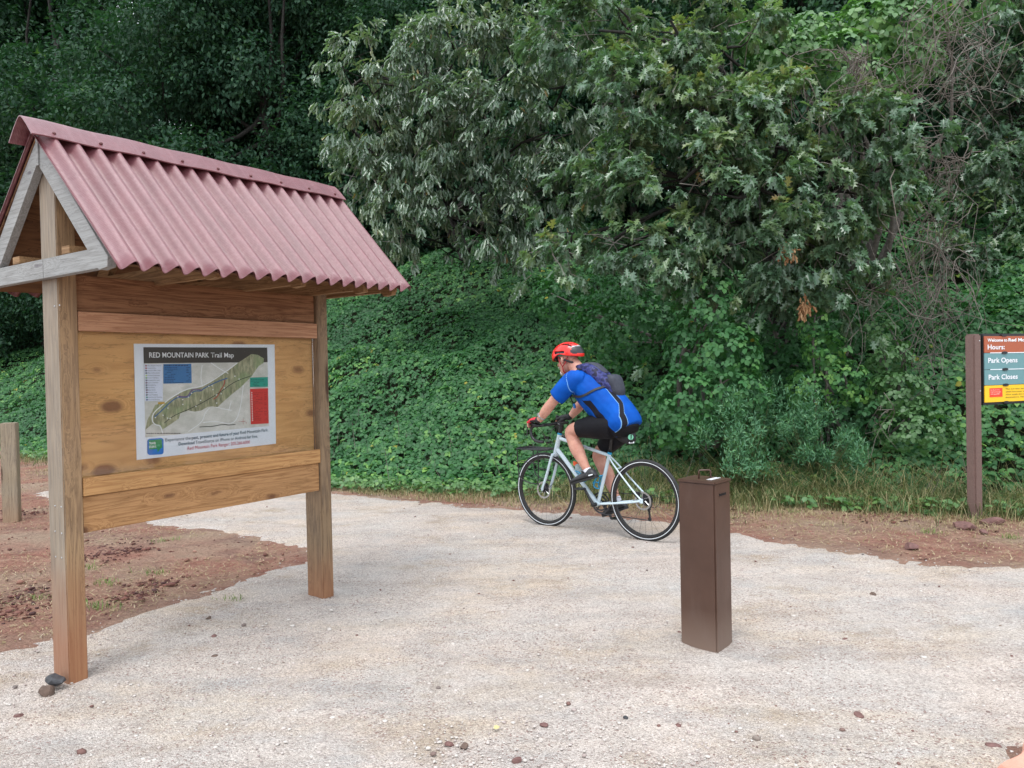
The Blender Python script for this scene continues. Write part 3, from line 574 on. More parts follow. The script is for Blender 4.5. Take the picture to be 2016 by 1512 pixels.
# ------------------------------------------------------------------ forest above the bank
def forest_proto(seed, R_, Hh, nleaf, ls_, low=.25):
    """crown + trunk meshes centred on the trunk foot, height Hh"""
    global rng
    old = rng; rng = np.random.default_rng(seed); bl_ = []
    for _ in range(26):
        a = rng.uniform(0, 6.28); q = rng.uniform(low, 1.); rr_ = R_*math.sin(min(1, (1-q)*1.5+.25)*math.pi/2)*rng.uniform(.25, .95)
        r_ = R_*rng.uniform(.24, .42); bl_.append((np.array([rr_*math.cos(a), rr_*math.sin(a), q*Hh]), (r_, r_, r_*.72)))
    area = sum(4*math.pi*r[0]*r[1]*.8 for c, r in bl_); C_, D_, sid = sprays(bl_, nleaf/5/9/area*2.2, 9, R_*.13, seed, .25, .2, .5)
    pos, ax, up, ls = tufts(C_, D_, 5, ls_, .35, .8, .6, .10); ti = np.clip(np.repeat(.5*rng.beta(2, 3, len(C_))+.35*sid, 5)+rng.random(len(pos))*.25, 0, .97)
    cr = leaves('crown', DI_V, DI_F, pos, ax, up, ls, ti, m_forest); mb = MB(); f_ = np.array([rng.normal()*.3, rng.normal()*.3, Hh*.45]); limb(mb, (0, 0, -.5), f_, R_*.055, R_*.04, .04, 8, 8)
    for c, r in bl_[:16]: limb(mb, f_*rng.uniform(.7, 1.), c, R_*.022, .015, .12, 7, 5)
    tr = mb.build('trunk', m_bark, None, smooth=True); me_c, me_t = cr.data, tr.data; bpy.data.objects.remove(cr); bpy.data.objects.remove(tr); rng = old; return me_c, me_t
protos = [forest_proto(101, 4.2, 15, 30000, .175, .22), forest_proto(102, 3.6, 13, 25000, .165, .30), forest_proto(103, 4.6, 16, 32000, .18, .18), forest_proto(104, 2.3, 5.5, 13000, .125, .10)]
def ftree(kind, px, dep, sc_, label, group, rz=0., nm='forest_tree'):
    p_ = AT(px, 700, dep); z = float(height(p_[0], p_[1])); me_c, me_t = protos[kind]; r_ = random.Random(int(px*7+dep*13))
    root = empty(nm, label, 'tree', Matrix.Translation(Vector((p_[0], p_[1], z))) @ Matrix.Rotation(rz or r_.uniform(0, 6.28), 4, 'Z') @ Matrix.Diagonal((sc_, sc_, sc_*r_.uniform(.92, 1.1), 1)), group)
    link('crown', me_c, None, root); link('trunk', me_t, None, root)
FG = 'dark forest trees along the top of the bank'
where = lambda px: 'beyond the left edge' if px < -120 else ('at the left edge' if px < 60 else 'behind the roof near end' if px < 240 else 'behind the roof middle' if px < 460 else 'behind the roof far end' if px < 680 else 'behind the silvery oak' if px < 1020 else 'between the two oaks' if px < 1240 else 'behind the big oak' if px < 1560 else 'behind the bright kudzu heap' if px < 1820 else 'behind the right vines')
rows = [('front row', 22.5, [(-330, 1), (-90, 0), (150, 2), (370, 1), (560, 0), (760, 1), (960, 2), (1160, 0), (1380, 1), (1600, 2), (1850, 0), (2090, 1)]),
        ('second row', 28, [(-420, 2), (-170, 1), (40, 0), (480, 0), (640, 2), (860, 0), (1080, 1), (1300, 2), (1500, 0), (1720, 1), (1960, 2), (2200, 0)]),
        ('back row', 35, [(-300, 0), (-60, 2), (110, 1), (540, 2), (720, 1), (900, 2), (1120, 0), (1340, 2), (1560, 1), (1790, 2), (2010, 0)])]
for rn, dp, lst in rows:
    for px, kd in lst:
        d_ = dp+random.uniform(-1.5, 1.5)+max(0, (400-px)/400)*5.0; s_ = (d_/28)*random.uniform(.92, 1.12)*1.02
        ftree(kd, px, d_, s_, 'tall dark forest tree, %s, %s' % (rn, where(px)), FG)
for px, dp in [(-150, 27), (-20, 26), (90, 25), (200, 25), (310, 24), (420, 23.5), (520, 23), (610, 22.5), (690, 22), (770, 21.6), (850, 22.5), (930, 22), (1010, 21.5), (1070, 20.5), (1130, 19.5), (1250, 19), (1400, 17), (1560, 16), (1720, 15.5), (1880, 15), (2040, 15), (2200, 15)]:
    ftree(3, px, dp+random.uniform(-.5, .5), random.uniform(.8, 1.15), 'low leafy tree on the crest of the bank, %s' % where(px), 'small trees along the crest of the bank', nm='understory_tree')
# ------------------------------------------------------------------ trail map kiosk
KA = G(137, 1351); KU = nz(np.array([.5644, .8255, 0])); KV = np.array([-KU[1], KU[0], 0])
def K(x, y, dv=0.):
    q = PL(x, y, KA+KV*dv, KV)-KA; return (q@KU, dv, q[2])
def KE(x, y, uu):
    q = PL(x, y, KA+KU*uu, KU)-KA; return (uu, q@KV, q[2])
kiosk = empty('information_kiosk', 'open timber kiosk with a pink corrugated gable roof and a white trail map', 'notice board', frame(KA, KU))
YP = (.42, .27, .13); DK = (.16, .075, .03)
w_post = wood('post_timber', (.36, .22, .105), (.17, .09, .038), 2, 1.3, .45, 20, grey=.12, stain=(.35, .8, (.31, .115, .052)), knr=.13, endgrey=True)
w_post2 = wood('far_post_timber', (.27, .17, .085), (.10, .055, .025), 2, 4.1, .5, 20, grey=.12, stain=(.1, .55, (.33, .125, .055)), knr=.15)
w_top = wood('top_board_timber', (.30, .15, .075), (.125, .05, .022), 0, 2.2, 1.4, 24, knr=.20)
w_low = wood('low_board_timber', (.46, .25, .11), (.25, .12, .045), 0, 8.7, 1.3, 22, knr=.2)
w_s1 = wood('trim_timber', (.48, .26, .15), (.30, .14, .075), 0, 3.3, .6, 26, knr=.12)
w_s2 = wood('honey_trim_timber', (.52, .29, .12), (.30, .14, .05), 0, 6.1, 1.2, 26, knr=.13)
w_ply = wood('plywood', (.80, .45, .185), (.62, .32, .12), 0, 5.5, 2.1, 9, knr=.30)
w_raf = wood('rafter_timber', (.34, .345, .34), (.20, .195, .185), 1, 3.9, 1.0, 24, grey=.25, knr=.13)
w_tru = wood('truss_timber', (.36, .22, .11), (.17, .09, .04), 1, 7.7, .8, 24, knr=.16)
w_deck = wood('deck_plywood', (.20, .10, .045), (.085, .04, .018), 0, 9.9, .5, 7, knr=.2)
def plank(name, x, y, z, mat, bev=.004, lab=None):
    o = MB().box(((x[0]+x[1])/2, (y[0]+y[1])/2, (z[0]+z[1])/2), (x[1]-x[0], y[1]-y[0], z[1]-z[0]), bev=bev).build(name, mat, kiosk, auto=35)
    if lab: o['label'] = lab
    return o
p1 = plank('post', (0, .089), (0, .155), (-.15, 2.50), w_post)
p2 = plank('post', (1.597, 1.686), (0, .155), (-.15, 2.45), w_post2)
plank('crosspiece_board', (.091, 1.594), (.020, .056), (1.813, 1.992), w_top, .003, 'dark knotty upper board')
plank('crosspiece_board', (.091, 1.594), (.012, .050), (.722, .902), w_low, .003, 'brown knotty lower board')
plank('trim_strip', (.0915, 1.595), (-.003, .0185), (1.716, 1.8105), w_s1, .002, 'pinkish upper trim strip')
plank('trim_strip', (.0915, 1.596), (-.004, .0175), (.9045, .993), w_s2, .002, 'honey coloured lower trim strip')
plank('back_panel', (.0905, 1.590), (.048, .060), (.905, 1.812), w_ply, .001)
# nails on the near post end face
m_nail = plain('nail_metal', (.55, .56, .57), .35, .1, metal=.8)
for (px, py) in [(107, 543), (118, 543), (108, 603), (118, 601), (109, 996), (121, 998), (122, 1050), (109, 1046), (110, 1096), (122, 1098)]:
    q = KE(px, py, 0.); MB().lathe((-.0005, q[1], q[2]), (-1, 0, 0), [(.0001, .003), (.004, .002), (.0045, 0)], 8).build('nail_head', m_nail, p1)
# roof
RX0, RX1 = -.065, 1.90
NRn, NRf = np.array([RX0, .07, 2.662]), np.array([RX1-.055, .07, 2.700])
EFn, EFf = np.array([RX0, -.672, 1.943]), np.array([RX1, -.548, 2.003])
EBn, EBf = np.array([RX0, .812, 1.943]), np.array([RX1, .70, 2.003])
t = NT('pink_bitumen_sheet')
sx_ = t.n('ShaderNodeSeparateXYZ', {0: t.tc.outputs['Object']})
n1 = t.noise(7, 5, .6); n2 = t.noise(60, 4)
c = t.mix(t.rng(n1, .3, .7), (.135, .031, .040), (.185, .053, .063)); c = t.mix(t.rng(n2, .45, .75, 0, .3), c, (.34, .18, .195))
c = t.mix(t.rng(t.noise(2.2, 6, .7, t.map((1, 2.5, 2.5)).outputs[0]), .56, .72, 0, .5), c, (.16, .06, .06))
ln = t.math('SINE', t.math('MULTIPLY', t.math('ADD', sx_.outputs[2], t.math('MULTIPLY', sx_.outputs[1], .7)), 520.)); ln2 = t.math('SINE', t.math('MULTIPLY', sx_.outputs[0], 900.))
stk = t.noise(1., 4, .6, t.map((24, 1.2, 1.2)).outputs[0]); c = t.mix(t.rng(stk, .5, .72, 0, .5), c, (.12, .045, .05)); c = t.mix(t.rng(stk, .48, .3, 0, .3), c, (.36, .20, .21))
c = t.mix(t.rng(ln, -.2, 1, 0, .25), c, (.33, .15, .165))
m_sheet = t.bsdf(c, .33, t.bump(t.math('ADD', t.math('MULTIPLY', ln, ln2), t.math('MULTIPLY', n2, 1.)), .35, .0016), **{'Specular IOR Level': .9})
def sheet(R0, R1, E0, E1, sgn, name='roof_sheet'):
    nx_, ny_ = 19*12, 14; A = []
    for j in range(ny_+1):
        for i in range(nx_+1):
            a = i/nx_; b = j/ny_; p = (R0*(1-a)+R1*a)*(1-b)+(E0*(1-a)+E1*a)*b
            nrm = nz(np.array([0, sgn*.7, .71])); ph = 2*math.pi*19*a
            A.append(p+nrm*(.0245*math.sin(ph-2.2)+.020+.003*math.sin(a*9+b*3)))
    A = np.array(A); nrm = nz(np.array([0, sgn*.7, .71])); B_ = A-nrm*.0035
    idx = np.arange((nx_+1)*(ny_+1)).reshape(ny_+1, nx_+1); q = np.stack([idx[:-1, :-1], idx[:-1, 1:], idx[1:, 1:], idx[1:, :-1]], -1).reshape(-1, 4); n0 = len(A)
    bd = np.concatenate([idx[0], idx[1:, -1], idx[-1, :-1][::-1], idx[1:-1, 0][::-1]]); nb_ = np.roll(bd, -1)
    side = np.stack([bd, nb_, nb_+n0, bd+n0], 1)
    me = mkmesh(name, np.concatenate([A, B_]), [np.concatenate([q, q[:, ::-1]+n0, side])], True)
    return link(name, me, m_sheet, kiosk)
sheet(NRn, NRf, EFn, EFf, -1); sheet(NRn, NRf, EBn, EBf, 1)
prof = [(-.118, -.108), (-.10, -.088), (-.06, -.046), (-.03, -.019), (-.012, -.006), (0, -.003), (.012, -.006), (.03, -.019), (.06, -.046), (.10, -.088), (.118, -.108)]
mb = MB(); rings = []
for i in range(40):
    a = i/39; x = -.115+(1.835+.115)*a; zt = 2.727+.035*a+.0025*math.sin(a*30); k = 1.0
    rings.append([(x, .07+p_*k, zt+q_) for p_, q_ in prof]+[(x, .07+p_*k*.97, zt+q_-.005) for p_, q_ in prof[::-1]])
mb.loft(rings); ridge = mb.build('ridge_cap', m_sheet, kiosk, auto=40)
m_rn = plain('roof_nail', (.13, .04, .04), .5)
for i in range(9):
    a = .055+i*.113; x = -.115+1.95*a; zt = 2.727+.035*a
    for sg in (-1, 1): MB().lathe((x, .07+sg*.098, zt-.084), (0, sg*.7, .7), [(.0085, -.004), (.0085, .004), (.005, .008), (.0001, .009)], 10).build('roof_nail', m_rn, ridge)
# deck under the sheets
for sg, e0, e1 in ((-1, EFn, EFf), (1, EBn, EBf)):
    nrm = nz(np.array([0, sg*.7, .71])); ins = .03
    c4 = [NRn+(0, 0, -.01), NRf+(0, 0, -.01), NRf*.04+e1*.96, NRn*.04+e0*.96]
    c4 = [np.array(p_)-nrm*.006+np.array([(.02 if k in (0, 3) else -.04), 0, 0]) for k, p_ in enumerate(c4)]
    MB().add(c4+[p_-nrm*.011 for p_ in c4], [(0, 1, 2, 3), (7, 6, 5, 4), (0, 4, 5, 1), (1, 5, 6, 2), (2, 6, 7, 3), (3, 7, 4, 0)]).build('roof_deck', w_deck, kiosk)
# trusses
def bar4(P4, x0, x1, name, mat):
    A = [(x0, p[0], p[1]) for p in P4]+[(x1, p[0], p[1]) for p in P4]
    return MB().add(A, [(0, 1, 2, 3), (7, 6, 5, 4), (0, 4, 5, 1), (1, 5, 6, 2), (2, 6, 7, 3), (3, 7, 4, 0)]).build(name, mat, kiosk)
for k, (x0, mt, mr) in enumerate([(-.042, w_raf, w_raf), (.50, w_tru, w_tru), (1.05, w_tru, w_tru), (1.55, w_tru, w_tru), (1.82, w_tru, w_tru)]):
    x1 = x0+.038; zo = .038*k/4
    ap = 2.640+zo; ey = .610-.02*k; ez = 2.020+zo-.005*k        # rafter outer line: apex (y=.07) to eave
    for sg in (-1, 1):
        yo = .07+sg*ey; w_ = .128
        P4 = [(.07+sg*.004, ap), (yo, ez-.01), (yo-sg*.004, ez-.055), (yo-sg*.075, ez-.062), (.07+sg*.004, ap-w_)]
        A = [(x0, *p) for p in P4]+[(x1, *p) for p in P4]
        MB().add(A, [(0, 1, 2, 3, 4), (9, 8, 7, 6, 5)]+[(i, i+5, (i+1) % 5+5, (i+1) % 5) for i in range(5)]).build('rafter', mr, kiosk)
    for (ya, yb) in ((-.47, .045), (.047, .60)) if k == 0 else ((-.47, .61),):
        MB().box((x0+.019, (ya+yb)/2, 2.010+zo), (.036, yb-ya, .092), bev=.002).build('tie_beam', mt, kiosk, auto=35)
# small blocks, apex splice
for (ya, yb) in ((-.20, -.10), (.30, .40)): MB().box((.12, (ya+yb)/2, 2.080), (.30, .075, .038), bev=.002).build('block', w_tru, kiosk, auto=35)
MB().box((-.046, .055, 2.585), (.008, .022, .17), bev=.001).build('apex_splice', w_raf, kiosk)
# clear sheet over the panel
t = NT('clear_acrylic'); fr = t.n('ShaderNodeFresnel', {'IOR': 1.45}).outputs[0]
gl = t.n('ShaderNodeBsdfGlossy', {'Roughness': .04, 'Color': (1, 1, 1, 1)}); tp = t.n('ShaderNodeBsdfTransparent', {'Color': (.97, .98, .98, 1)})
t.set(t.out.inputs['Surface'], t.n('ShaderNodeMixShader', {0: fr, 1: tp.outputs[0], 2: gl.outputs[0]}).outputs[0])
m_clear = t.m
# poster
PY = .045
def pm(X, Y, e=0.): q = K(260+X/6.3, 670+Y/6.3, PY-e); return np.array([q[0], PY-e, q[2]])
def poly(name, pts, e, mat, parent, curve=0):
    P_ = [pm(x, y, e) for x, y in pts]
    me = mkmesh(name, P_, [tuple(range(len(P_)))], False); return link(name, me, mat, parent)
m_paper = plain('white_paper', (.84, .87, .93), .45, .02, bump=.02)
poster = MB()
cn_ = [pm(22, 42), pm(1768, 52), pm(1785, 1282), pm(58, 1485)]
poster.add([p_ for p_ in cn_]+[p_+(0, .002, 0) for p_ in cn_], [(0, 1, 2, 3), (7, 6, 5, 4), (0, 4, 5, 1), (1, 5, 6, 2), (2, 6, 7, 3), (3, 7, 4, 0)])
poster = poster.build('poster', m_paper, kiosk)
def ink(name, rgb, rough=.5): return plain('ink_'+name, lin(*rgb), rough, .05, bump=0)
t = NT('relief_print'); a_ = t.noise(9, 6, .65, t.map((1, 1, 1.6), (0, 0, 0), (0, .6, 0)).outputs[0]); b_ = t.noise(22, 5, .6)
c = t.mix(t.rng(a_, .35, .65), lin(200, 197, 188), lin(232, 228, 222)); c = t.mix(t.rng(b_, .5, .7, 0, .4), c, lin(185, 190, 175)); m_map = t.bsdf(c, .5)
t = NT('park_print'); a_ = t.noise(26, 5, .6, t.map((2.2, 1, .6), (0, 0, 0), (0, .5, 0)).outputs[0]); b_ = t.noise(11, 3)
c = t.ramp(a_, [(.3, lin(104, 108, 82)), (.5, lin(156, 154, 122)), (.7, lin(200, 194, 162))]); c = t.mix(t.rng(b_, .5, .65, 0, .5), c, lin(150, 172, 120)); m_park = t.bsdf(c, .5)
poly('map_print', [(140, 90), (1676, 92), (1700, 1062), (165, 1205)], .0008, m_map, poster)
poly('title_band', [(140, 85), (1676, 90), (1682, 272), (146, 285)], .0014, ink('brown', (60, 50, 46)), poster)
poly('park_shape', [(165, 1110), (190, 985), (250, 880), (285, 800), (330, 790), (400, 760), (470, 720), (560, 665), (660, 610), (760, 590), (870, 580), (960, 520), (1050, 450), (1150, 395), (1230, 335), (1330, 270), (1480, 170), (1560, 180), (1635, 225), (1630, 280), (1570, 320), (1480, 450), (1350, 580), (1250, 660), (1150, 745), (1060, 830), (1000, 820), (940, 825), (860, 870), (780, 885), (700, 870), (600, 905), (580, 970), (480, 1040), (380, 1105), (350, 1050), (255, 1035)], .0018, m_park, poster)
def route(name, pts, wpx, e, mat):
    mb_ = MB(); P_ = subsurf([np.array((*p_, 0.)) for p_ in pts], 2)
    for a, b in zip(P_[:-1], P_[1:]):
        d_ = nz(b-a); n_ = np.array([-d_[1], d_[0], 0])*wpx/2; a2 = a-d_*wpx*.3; b2 = b+d_*wpx*.3
        mb_.add([pm(*(q[:2]), e) for q in (a2+n_, b2+n_, b2-n_, a2-n_)], [(0, 1, 2, 3)]); e += 1e-6
    return mb_.build(name, mat, poster)
iw = ink('white', (240, 240, 240)); ib = ink('blue', (70, 105, 150)); ip = ink('purple', (115, 80, 135)); ir = ink('red', (185, 60, 50)); ik = ink('black', (45, 42, 42))
route('route_line', [(1300, 285), (1150, 400), (870, 580), (670, 600), (440, 740), (380, 800), (260, 900), (245, 1000), (290, 1050), (350, 1055), (380, 1150)], 12, .0022, iw)
route('route_line', [(1180, 470), (1060, 510), (880, 600), (860, 630), (780, 625), (730, 660), (700, 710), (570, 700), (480, 760), (380, 860), (280, 950)], 14, .0024, ib)
route('route_line', [(870, 620), (790, 600), (730, 625), (690, 700), (620, 700), (560, 690)], 12, .0027, ip)
route('route_line', [(1150, 490), (1140, 560), (1100, 610), (1060, 700), (1010, 730)], 10, .0024, ir)
route('route_line', [(1480, 440), (1270, 510), (1100, 640), (900, 760), (720, 850), (520, 930), (400, 1025)], 8, .0025, ik)
for r_ in ([(980, 280), (1080, 350), (1190, 410)], [(700, 1130), (880, 1010), (900, 900), (960, 840)], [(1040, 830), (1230, 870)], [(1200, 870), (1230, 760)], [(1380, 560), (1340, 880), (1260, 1050), (1030, 1000), (880, 1020)], [(870, 310), (850, 450), (870, 560)]):
    route('road_line', r_, 9, .002, iw)
for x_, y_ in [(568, 700), (628, 735), (698, 705), (738, 657), (952, 572), (993, 563), (1003, 612), (1045, 677), (1105, 663), (850, 745), (792, 820), (445, 840), (472, 970), (440, 965), (385, 930), (290, 958), (1275, 445), (1328, 480), (1145, 590), (1050, 778), (630, 795)]:
    poly('route_marker', [(x_+8*math.cos(k), y_+8*math.sin(k)) for k in np.linspace(0, 5.5, 8)], .0030, iw, poster)
poly('legend_panel', [(150, 298), (378, 298), (382, 750), (160, 755)], .0026, ink('pale', (222, 226, 240)), poster)
poly('distance_panel', [(388, 295), (735, 290), (740, 530), (388, 538)], .0026, ink('blue_panel', (62, 120, 175)), poster)
poly('teal_panel', [(1463, 462), (1685, 455), (1686, 576), (1463, 580)], .0026, ink('teal', (30, 160, 140)), poster)
poly('red_panel', [(1463, 603), (1686, 594), (1694, 1030), (1474, 1042)], .0026, ink('red_panel', (215, 50, 45)), poster)
def ptext(s_, X0, Y0, X1, Y1, cap, mat, name='lettering', bold=0.):
    a = pm(X0, Y0, .0034); b = pm(X1, Y1, .0034); hgt = abs(pm(X0, Y0-cap)[2]-a[2]); size = hgt/.73
    d_ = b-a; L = np.linalg.norm(d_); d_ = d_/L; up = np.array([0, 0, 1.]); n_ = np.array([0, -1., 0])
    o = text(s_, 1., Matrix.Identity(4), mat, poster, name, bold); v = np.empty(len(o.data.vertices)*3); o.data.vertices.foreach_get('co', v); v = v.reshape(-1, 3)
    wd = v[:, 0].max()-v[:, 0].min(); x0 = v[:, 0].min()
    W_ = a+np.outer((v[:, 0]-x0)/wd*L, d_)+np.outer(v[:, 1]*size, up); o.data.vertices.foreach_set('co', W_.ravel()); o.data.update(); return o
ptext('RED MOUNTAIN PARK', 213, 213, 955, 212, 66, iw, 'title_lettering', .014); ptext('Trail Map', 978, 212, 1262, 211, 62, iw, 'title_lettering', .010)
it = ink('teal_text', (45, 85, 105)); itb = ink('dark_teal_text', (30, 85, 110))
ptext('Experience the', 415, 1255, 728, 1230, 42, it); ptext('past, present and future', 740, 1229, 1196, 1180, 42, itb, bold=.012); ptext('of', 1208, 1179, 1245, 1175, 42, it); ptext('your', 1256, 1174, 1330, 1167, 42, itb, bold=.014); ptext('Red Mountain Park.', 1343, 1166, 1690, 1128, 44, it)
ptext('Download', 578, 1304, 775, 1286, 40, itb, bold=.016); ptext('TravelStorys on iPhone or Android for free.', 787, 1285, 1560, 1205, 42, it)
ptext('Red Mountain Park Ranger: 205.266.6000', 690, 1360, 1462, 1278, 44, ink('crimson', (200, 55, 90)))
lg = ['Bike Repair Station', 'Hammock Area', 'Historic Mine Site', 'Map / Information', 'Outdoor Classroom', 'Picnic Table(s)', 'Portable Restroom', 'Scenic Overlook', 'TravelStorys', 'Tree House', 'Butler Snow', 'Sensory Trail', 'Tower Building', 'Frankfurt Dr Parking', 'Venice Rd Parking']
lc = [(150, 60, 50), (170, 60, 60), (60, 50, 80), (50, 60, 90), (190, 210, 90), (120, 170, 90), (90, 80, 110), (110, 60, 80), (60, 90, 90), (50, 80, 90), (110, 60, 80), (110, 60, 80), (40, 60, 60), (60, 150, 130), (50, 70, 130)]
for i, (s_, c_) in enumerate(zip(lg, lc)):
    yy = 322+i*30.1; ptext(s_, 192, yy, 192+len(s_)*8.9, yy-2, 15, ink('grey%d' % i if False else 'slate', (80, 85, 100)) if i == 0 else bpy.data.materials['ink_slate'], 'legend_lettering')
    poly('legend_icon', [(163+i*.8, yy-15), (183+i*.8, yy-15), (183+i*.8, yy+3), (163+i*.8, yy+3)], .003, ink('icon', c_), poster)
ind = ink('navy', (22, 50, 95))
def lines(x0, x1, y0, n_, dy, mat, nm, e=.0031, h=7, seed=3):
    r_ = random.Random(seed); mb_ = MB()
    for i in range(n_):
        x = x0
        while x < x1-10:
            w_ = r_.uniform(12, 34); w_ = min(w_, x1-x)
            if r_.random() < .85 or i == 0: mb_.add([pm(*q, e) for q in ((x, y0+i*dy-h), (x+w_, y0+i*dy-h), (x+w_, y0+i*dy), (x, y0+i*dy))], [(0, 1, 2, 3)])
            x += w_+7
            if i and x > x0+(x1-x0)*r_.uniform(.5, 1.1): break
    return mb_.build(nm, mat, poster)
lines(400, 700, 318, 1, 22, ind, 'small_print', h=12); lines(405, 560, 340, 9, 21, ind, 'small_print'); lines(672, 725, 340, 9, 21, ind, 'small_print'); lines(405, 640, 528, 1, 20, ind, 'small_print')
lines(1475, 1650, 490, 5, 19, ink('deep_teal', (10, 95, 85)), 'small_print'); lines(1505, 1620, 655, 17, 21, ink('deep_red', (160, 25, 25)), 'small_print'); lines(1640, 1680, 655, 17, 21, bpy.data.materials['ink_deep_red'], 'small_print')
for i in range(17): poly('list_dot', [(1484+i*.6+7*math.cos(k), 648+i*21.6+7*math.sin(k)) for k in np.linspace(0, 5.5, 8)], .003, iw, poster)
lines(178, 600, 1158, 1, 20, ik, 'small_print', h=9)
poly('yellow_tag', [(322, 768), (405, 766), (405, 788), (322, 790)], .0032, ink('ochre', (205, 160, 50)), poster)
route('scale_bar', [(838, 1075), (950, 1068), (955, 1073), (1065, 1056), (1070, 1050), (1175, 1044), (1180, 1052), (1280, 1044)], 9, .002, ik)
route('compass', [(1345, 1008), (1410, 1004)], 4, .0021, ir); route('compass', [(1378, 975), (1378, 1040)], 4, .0023, ir)
ptext('N', 1376, 970, 1390, 969, 14, ik); ptext('W', 1322, 1015, 1338, 1014, 14, ir); ptext('E', 1412, 1030, 1424, 1029, 14, ir)
# app badge
def rr(x0, y0, x1, y1, r_, sk=0):
    P_ = []
    for cx, cy, a0 in ((x1-r_, y1-r_, 0), (x0+r_, y1-r_, 90), (x0+r_, y0+r_, 180), (x1-r_, y0+r_, 270)):
        for a in range(0, 91, 15): P_.append((cx+r_*math.cos(math.radians(a0+a)), cy+r_*math.sin(math.radians(a0+a))+sk*(cx-x0)))
    return P_
poly('app_badge', rr(190, 1222, 392, 1425, 34, -.06), .0026, ink('app_blue', (25, 120, 205)), poster)
poly('speech_bubble', [(208, 1238), (368, 1226), (374, 1330), (350, 1345), (318, 1392), (312, 1348), (212, 1354)], .003, ink('app_green', (40, 150, 90)), poster)
ptext('TRAVEL', 212, 1292, 298, 1288, 30, iw, 'badge_lettering', .03); ptext('STORYS', 212, 1336, 300, 1332, 30, iw, 'badge_lettering', .03); ptext('UPS', 308, 1316, 346, 1314, 24, ink('mint', (110, 200, 150)), 'badge_lettering', .02)
MB().box((.84, .034, 1.355), (1.495, .003, .905)).build('clear_cover', m_clear, kiosk)

# ------------------------------------------------------------------ brown steel bollard box
bb = G(1412, 1293); bl = G(1345, 1272); br_ = G(1446, 1272)
xd = nz((br_-bb)*(1, 1, 0))       # right face direction
boll = empty('steel_bollard', 'square brown steel deposit bollard with a looped handle on its lid standing in the gravel', 'bollard', frame(bb, xd))
t = NT('brown_painted_steel'); a_ = t.noise(3, 5, .6); b_ = t.noise(70, 4)
sm = t.noise(6, 6, .7, t.map((2, 2, .6)).outputs[0])
c = t.mix(t.rng(a_, .35, .65), (.060, .028, .018), (.084, .042, .028)); c = t.mix(t.rng(sm, .55, .72, 0, .45), c, (.092, .056, .042))
scv = t.noise(2.6, 3, .5, t.map((9, 9, 2.2), (2, 5, 1), (.4, .2, 0)).outputs[0], 1.5); scr = t.rng(t.math('ABSOLUTE', t.math('SUBTRACT', scv, .5)), 0, .0035, 1, 0)
c = t.mix(t.math('MULTIPLY', scr, t.rng(t.noise(2.1, 2), .55, .62)), c, (.40, .32, .27))
zz = t.n('ShaderNodeSeparateXYZ', {0: t.tc.outputs['Object']}).outputs[2]
c = t.mix(t.rng(t.math('ADD', zz, t.math('MULTIPLY', a_, .15)), .03, .30, .75, 0), c, (.23, .165, .13))
m_brown = t.bsdf(c, t.rng(sm, .4, .7, .34, .5), t.bump(b_, .12, .001), **{'Specular IOR Level': .55})
W1 = .173; W2 = np.linalg.norm(bb-bl)*.98; HB = .880
mb = MB().box((W1/2, W2/2, HB/2-.06), (W1, W2, HB+.12), bev=.006); mb.build('box_body', m_brown, boll, auto=30)
mb = MB().box((W1/2, W2/2, HB+.004), (W1+.010, W2+.010, .014), bev=.003); lid = mb.build('lid', m_brown, boll, auto=30)
hp = [(.072, .125, HB+.008), (.072, .125, HB+.048), (.076, .121, HB+.054), (.112, .085, HB+.054), (.116, .081, HB+.048), (.116, .081, HB+.008)]
MB().tube(hp, .0045, 8).build('handle', m_brown, lid, smooth=True)
MB().box((.10, .055, HB+.0125), (.10, .030, .0012)).build('sticker', plain('sticker', (.75, .77, .8), .3, .03), lid)
mb = MB().prism([(-.037, -.006), (.037, -.006), (.037, .006), (-.037, .006)], .0015, O=(W1/2, 0, HB-.062), X=(1, 0, .0), Y=(0, 0, 1), N=(0, -1, 0))
mb.build('slot', plain('slot_dark', (.004, .003, .003), .9), boll)
mb = MB()
for sg in (-1, 1): mb.box((W1/2, -.0018, HB-.062+sg*.0075), (.078, .0035, .002))
mb.build('slot_lip', m_brown, boll)
mb = MB().box((.010, -.0012, HB/2), (.012, .003, HB-.03)); mb.build('edge_seam', m_brown, boll)

# ------------------------------------------------------------------ park hours sign
sb = G(1929, 1022); sgn_dir = nz(np.array([.93, .36, 0]))
sign = empty('park_sign', 'park hours sign with orange, teal and yellow panels on brown posts', 'sign', frame(sb, sgn_dir))
m_rec = plain('brown_recycled_plastic', (.17, .105, .090), .6, .16, 60, .5, bd=.003)
SH = PL(1940, 657, sb, np.array([0, 1., 0]))[2]
for dx, nm in ((0, 'post'), (1.33, 'post')):
    pst = MB().box((dx, .05, SH/2-.15), (.100, .100, SH+.3), bev=.014).build(nm, m_rec, sign, auto=35)
    for z_ in (SH-.065, SH-.535): MB().lathe((dx+.025, .0025, z_), (0, -1, 0), [(.007, -.002), (.007, .003), (.004, .006), (.0001, .007)], 10).build('bolt', m_nail, pst)
SN = np.array([sgn_dir[1], -sgn_dir[0], 0])
def SGN(x, y): q = PL(x, y, sb+SN*0+np.array([0, 0, 0]), SN)-sb; return np.array([q@sgn_dir, 0, q[2]])
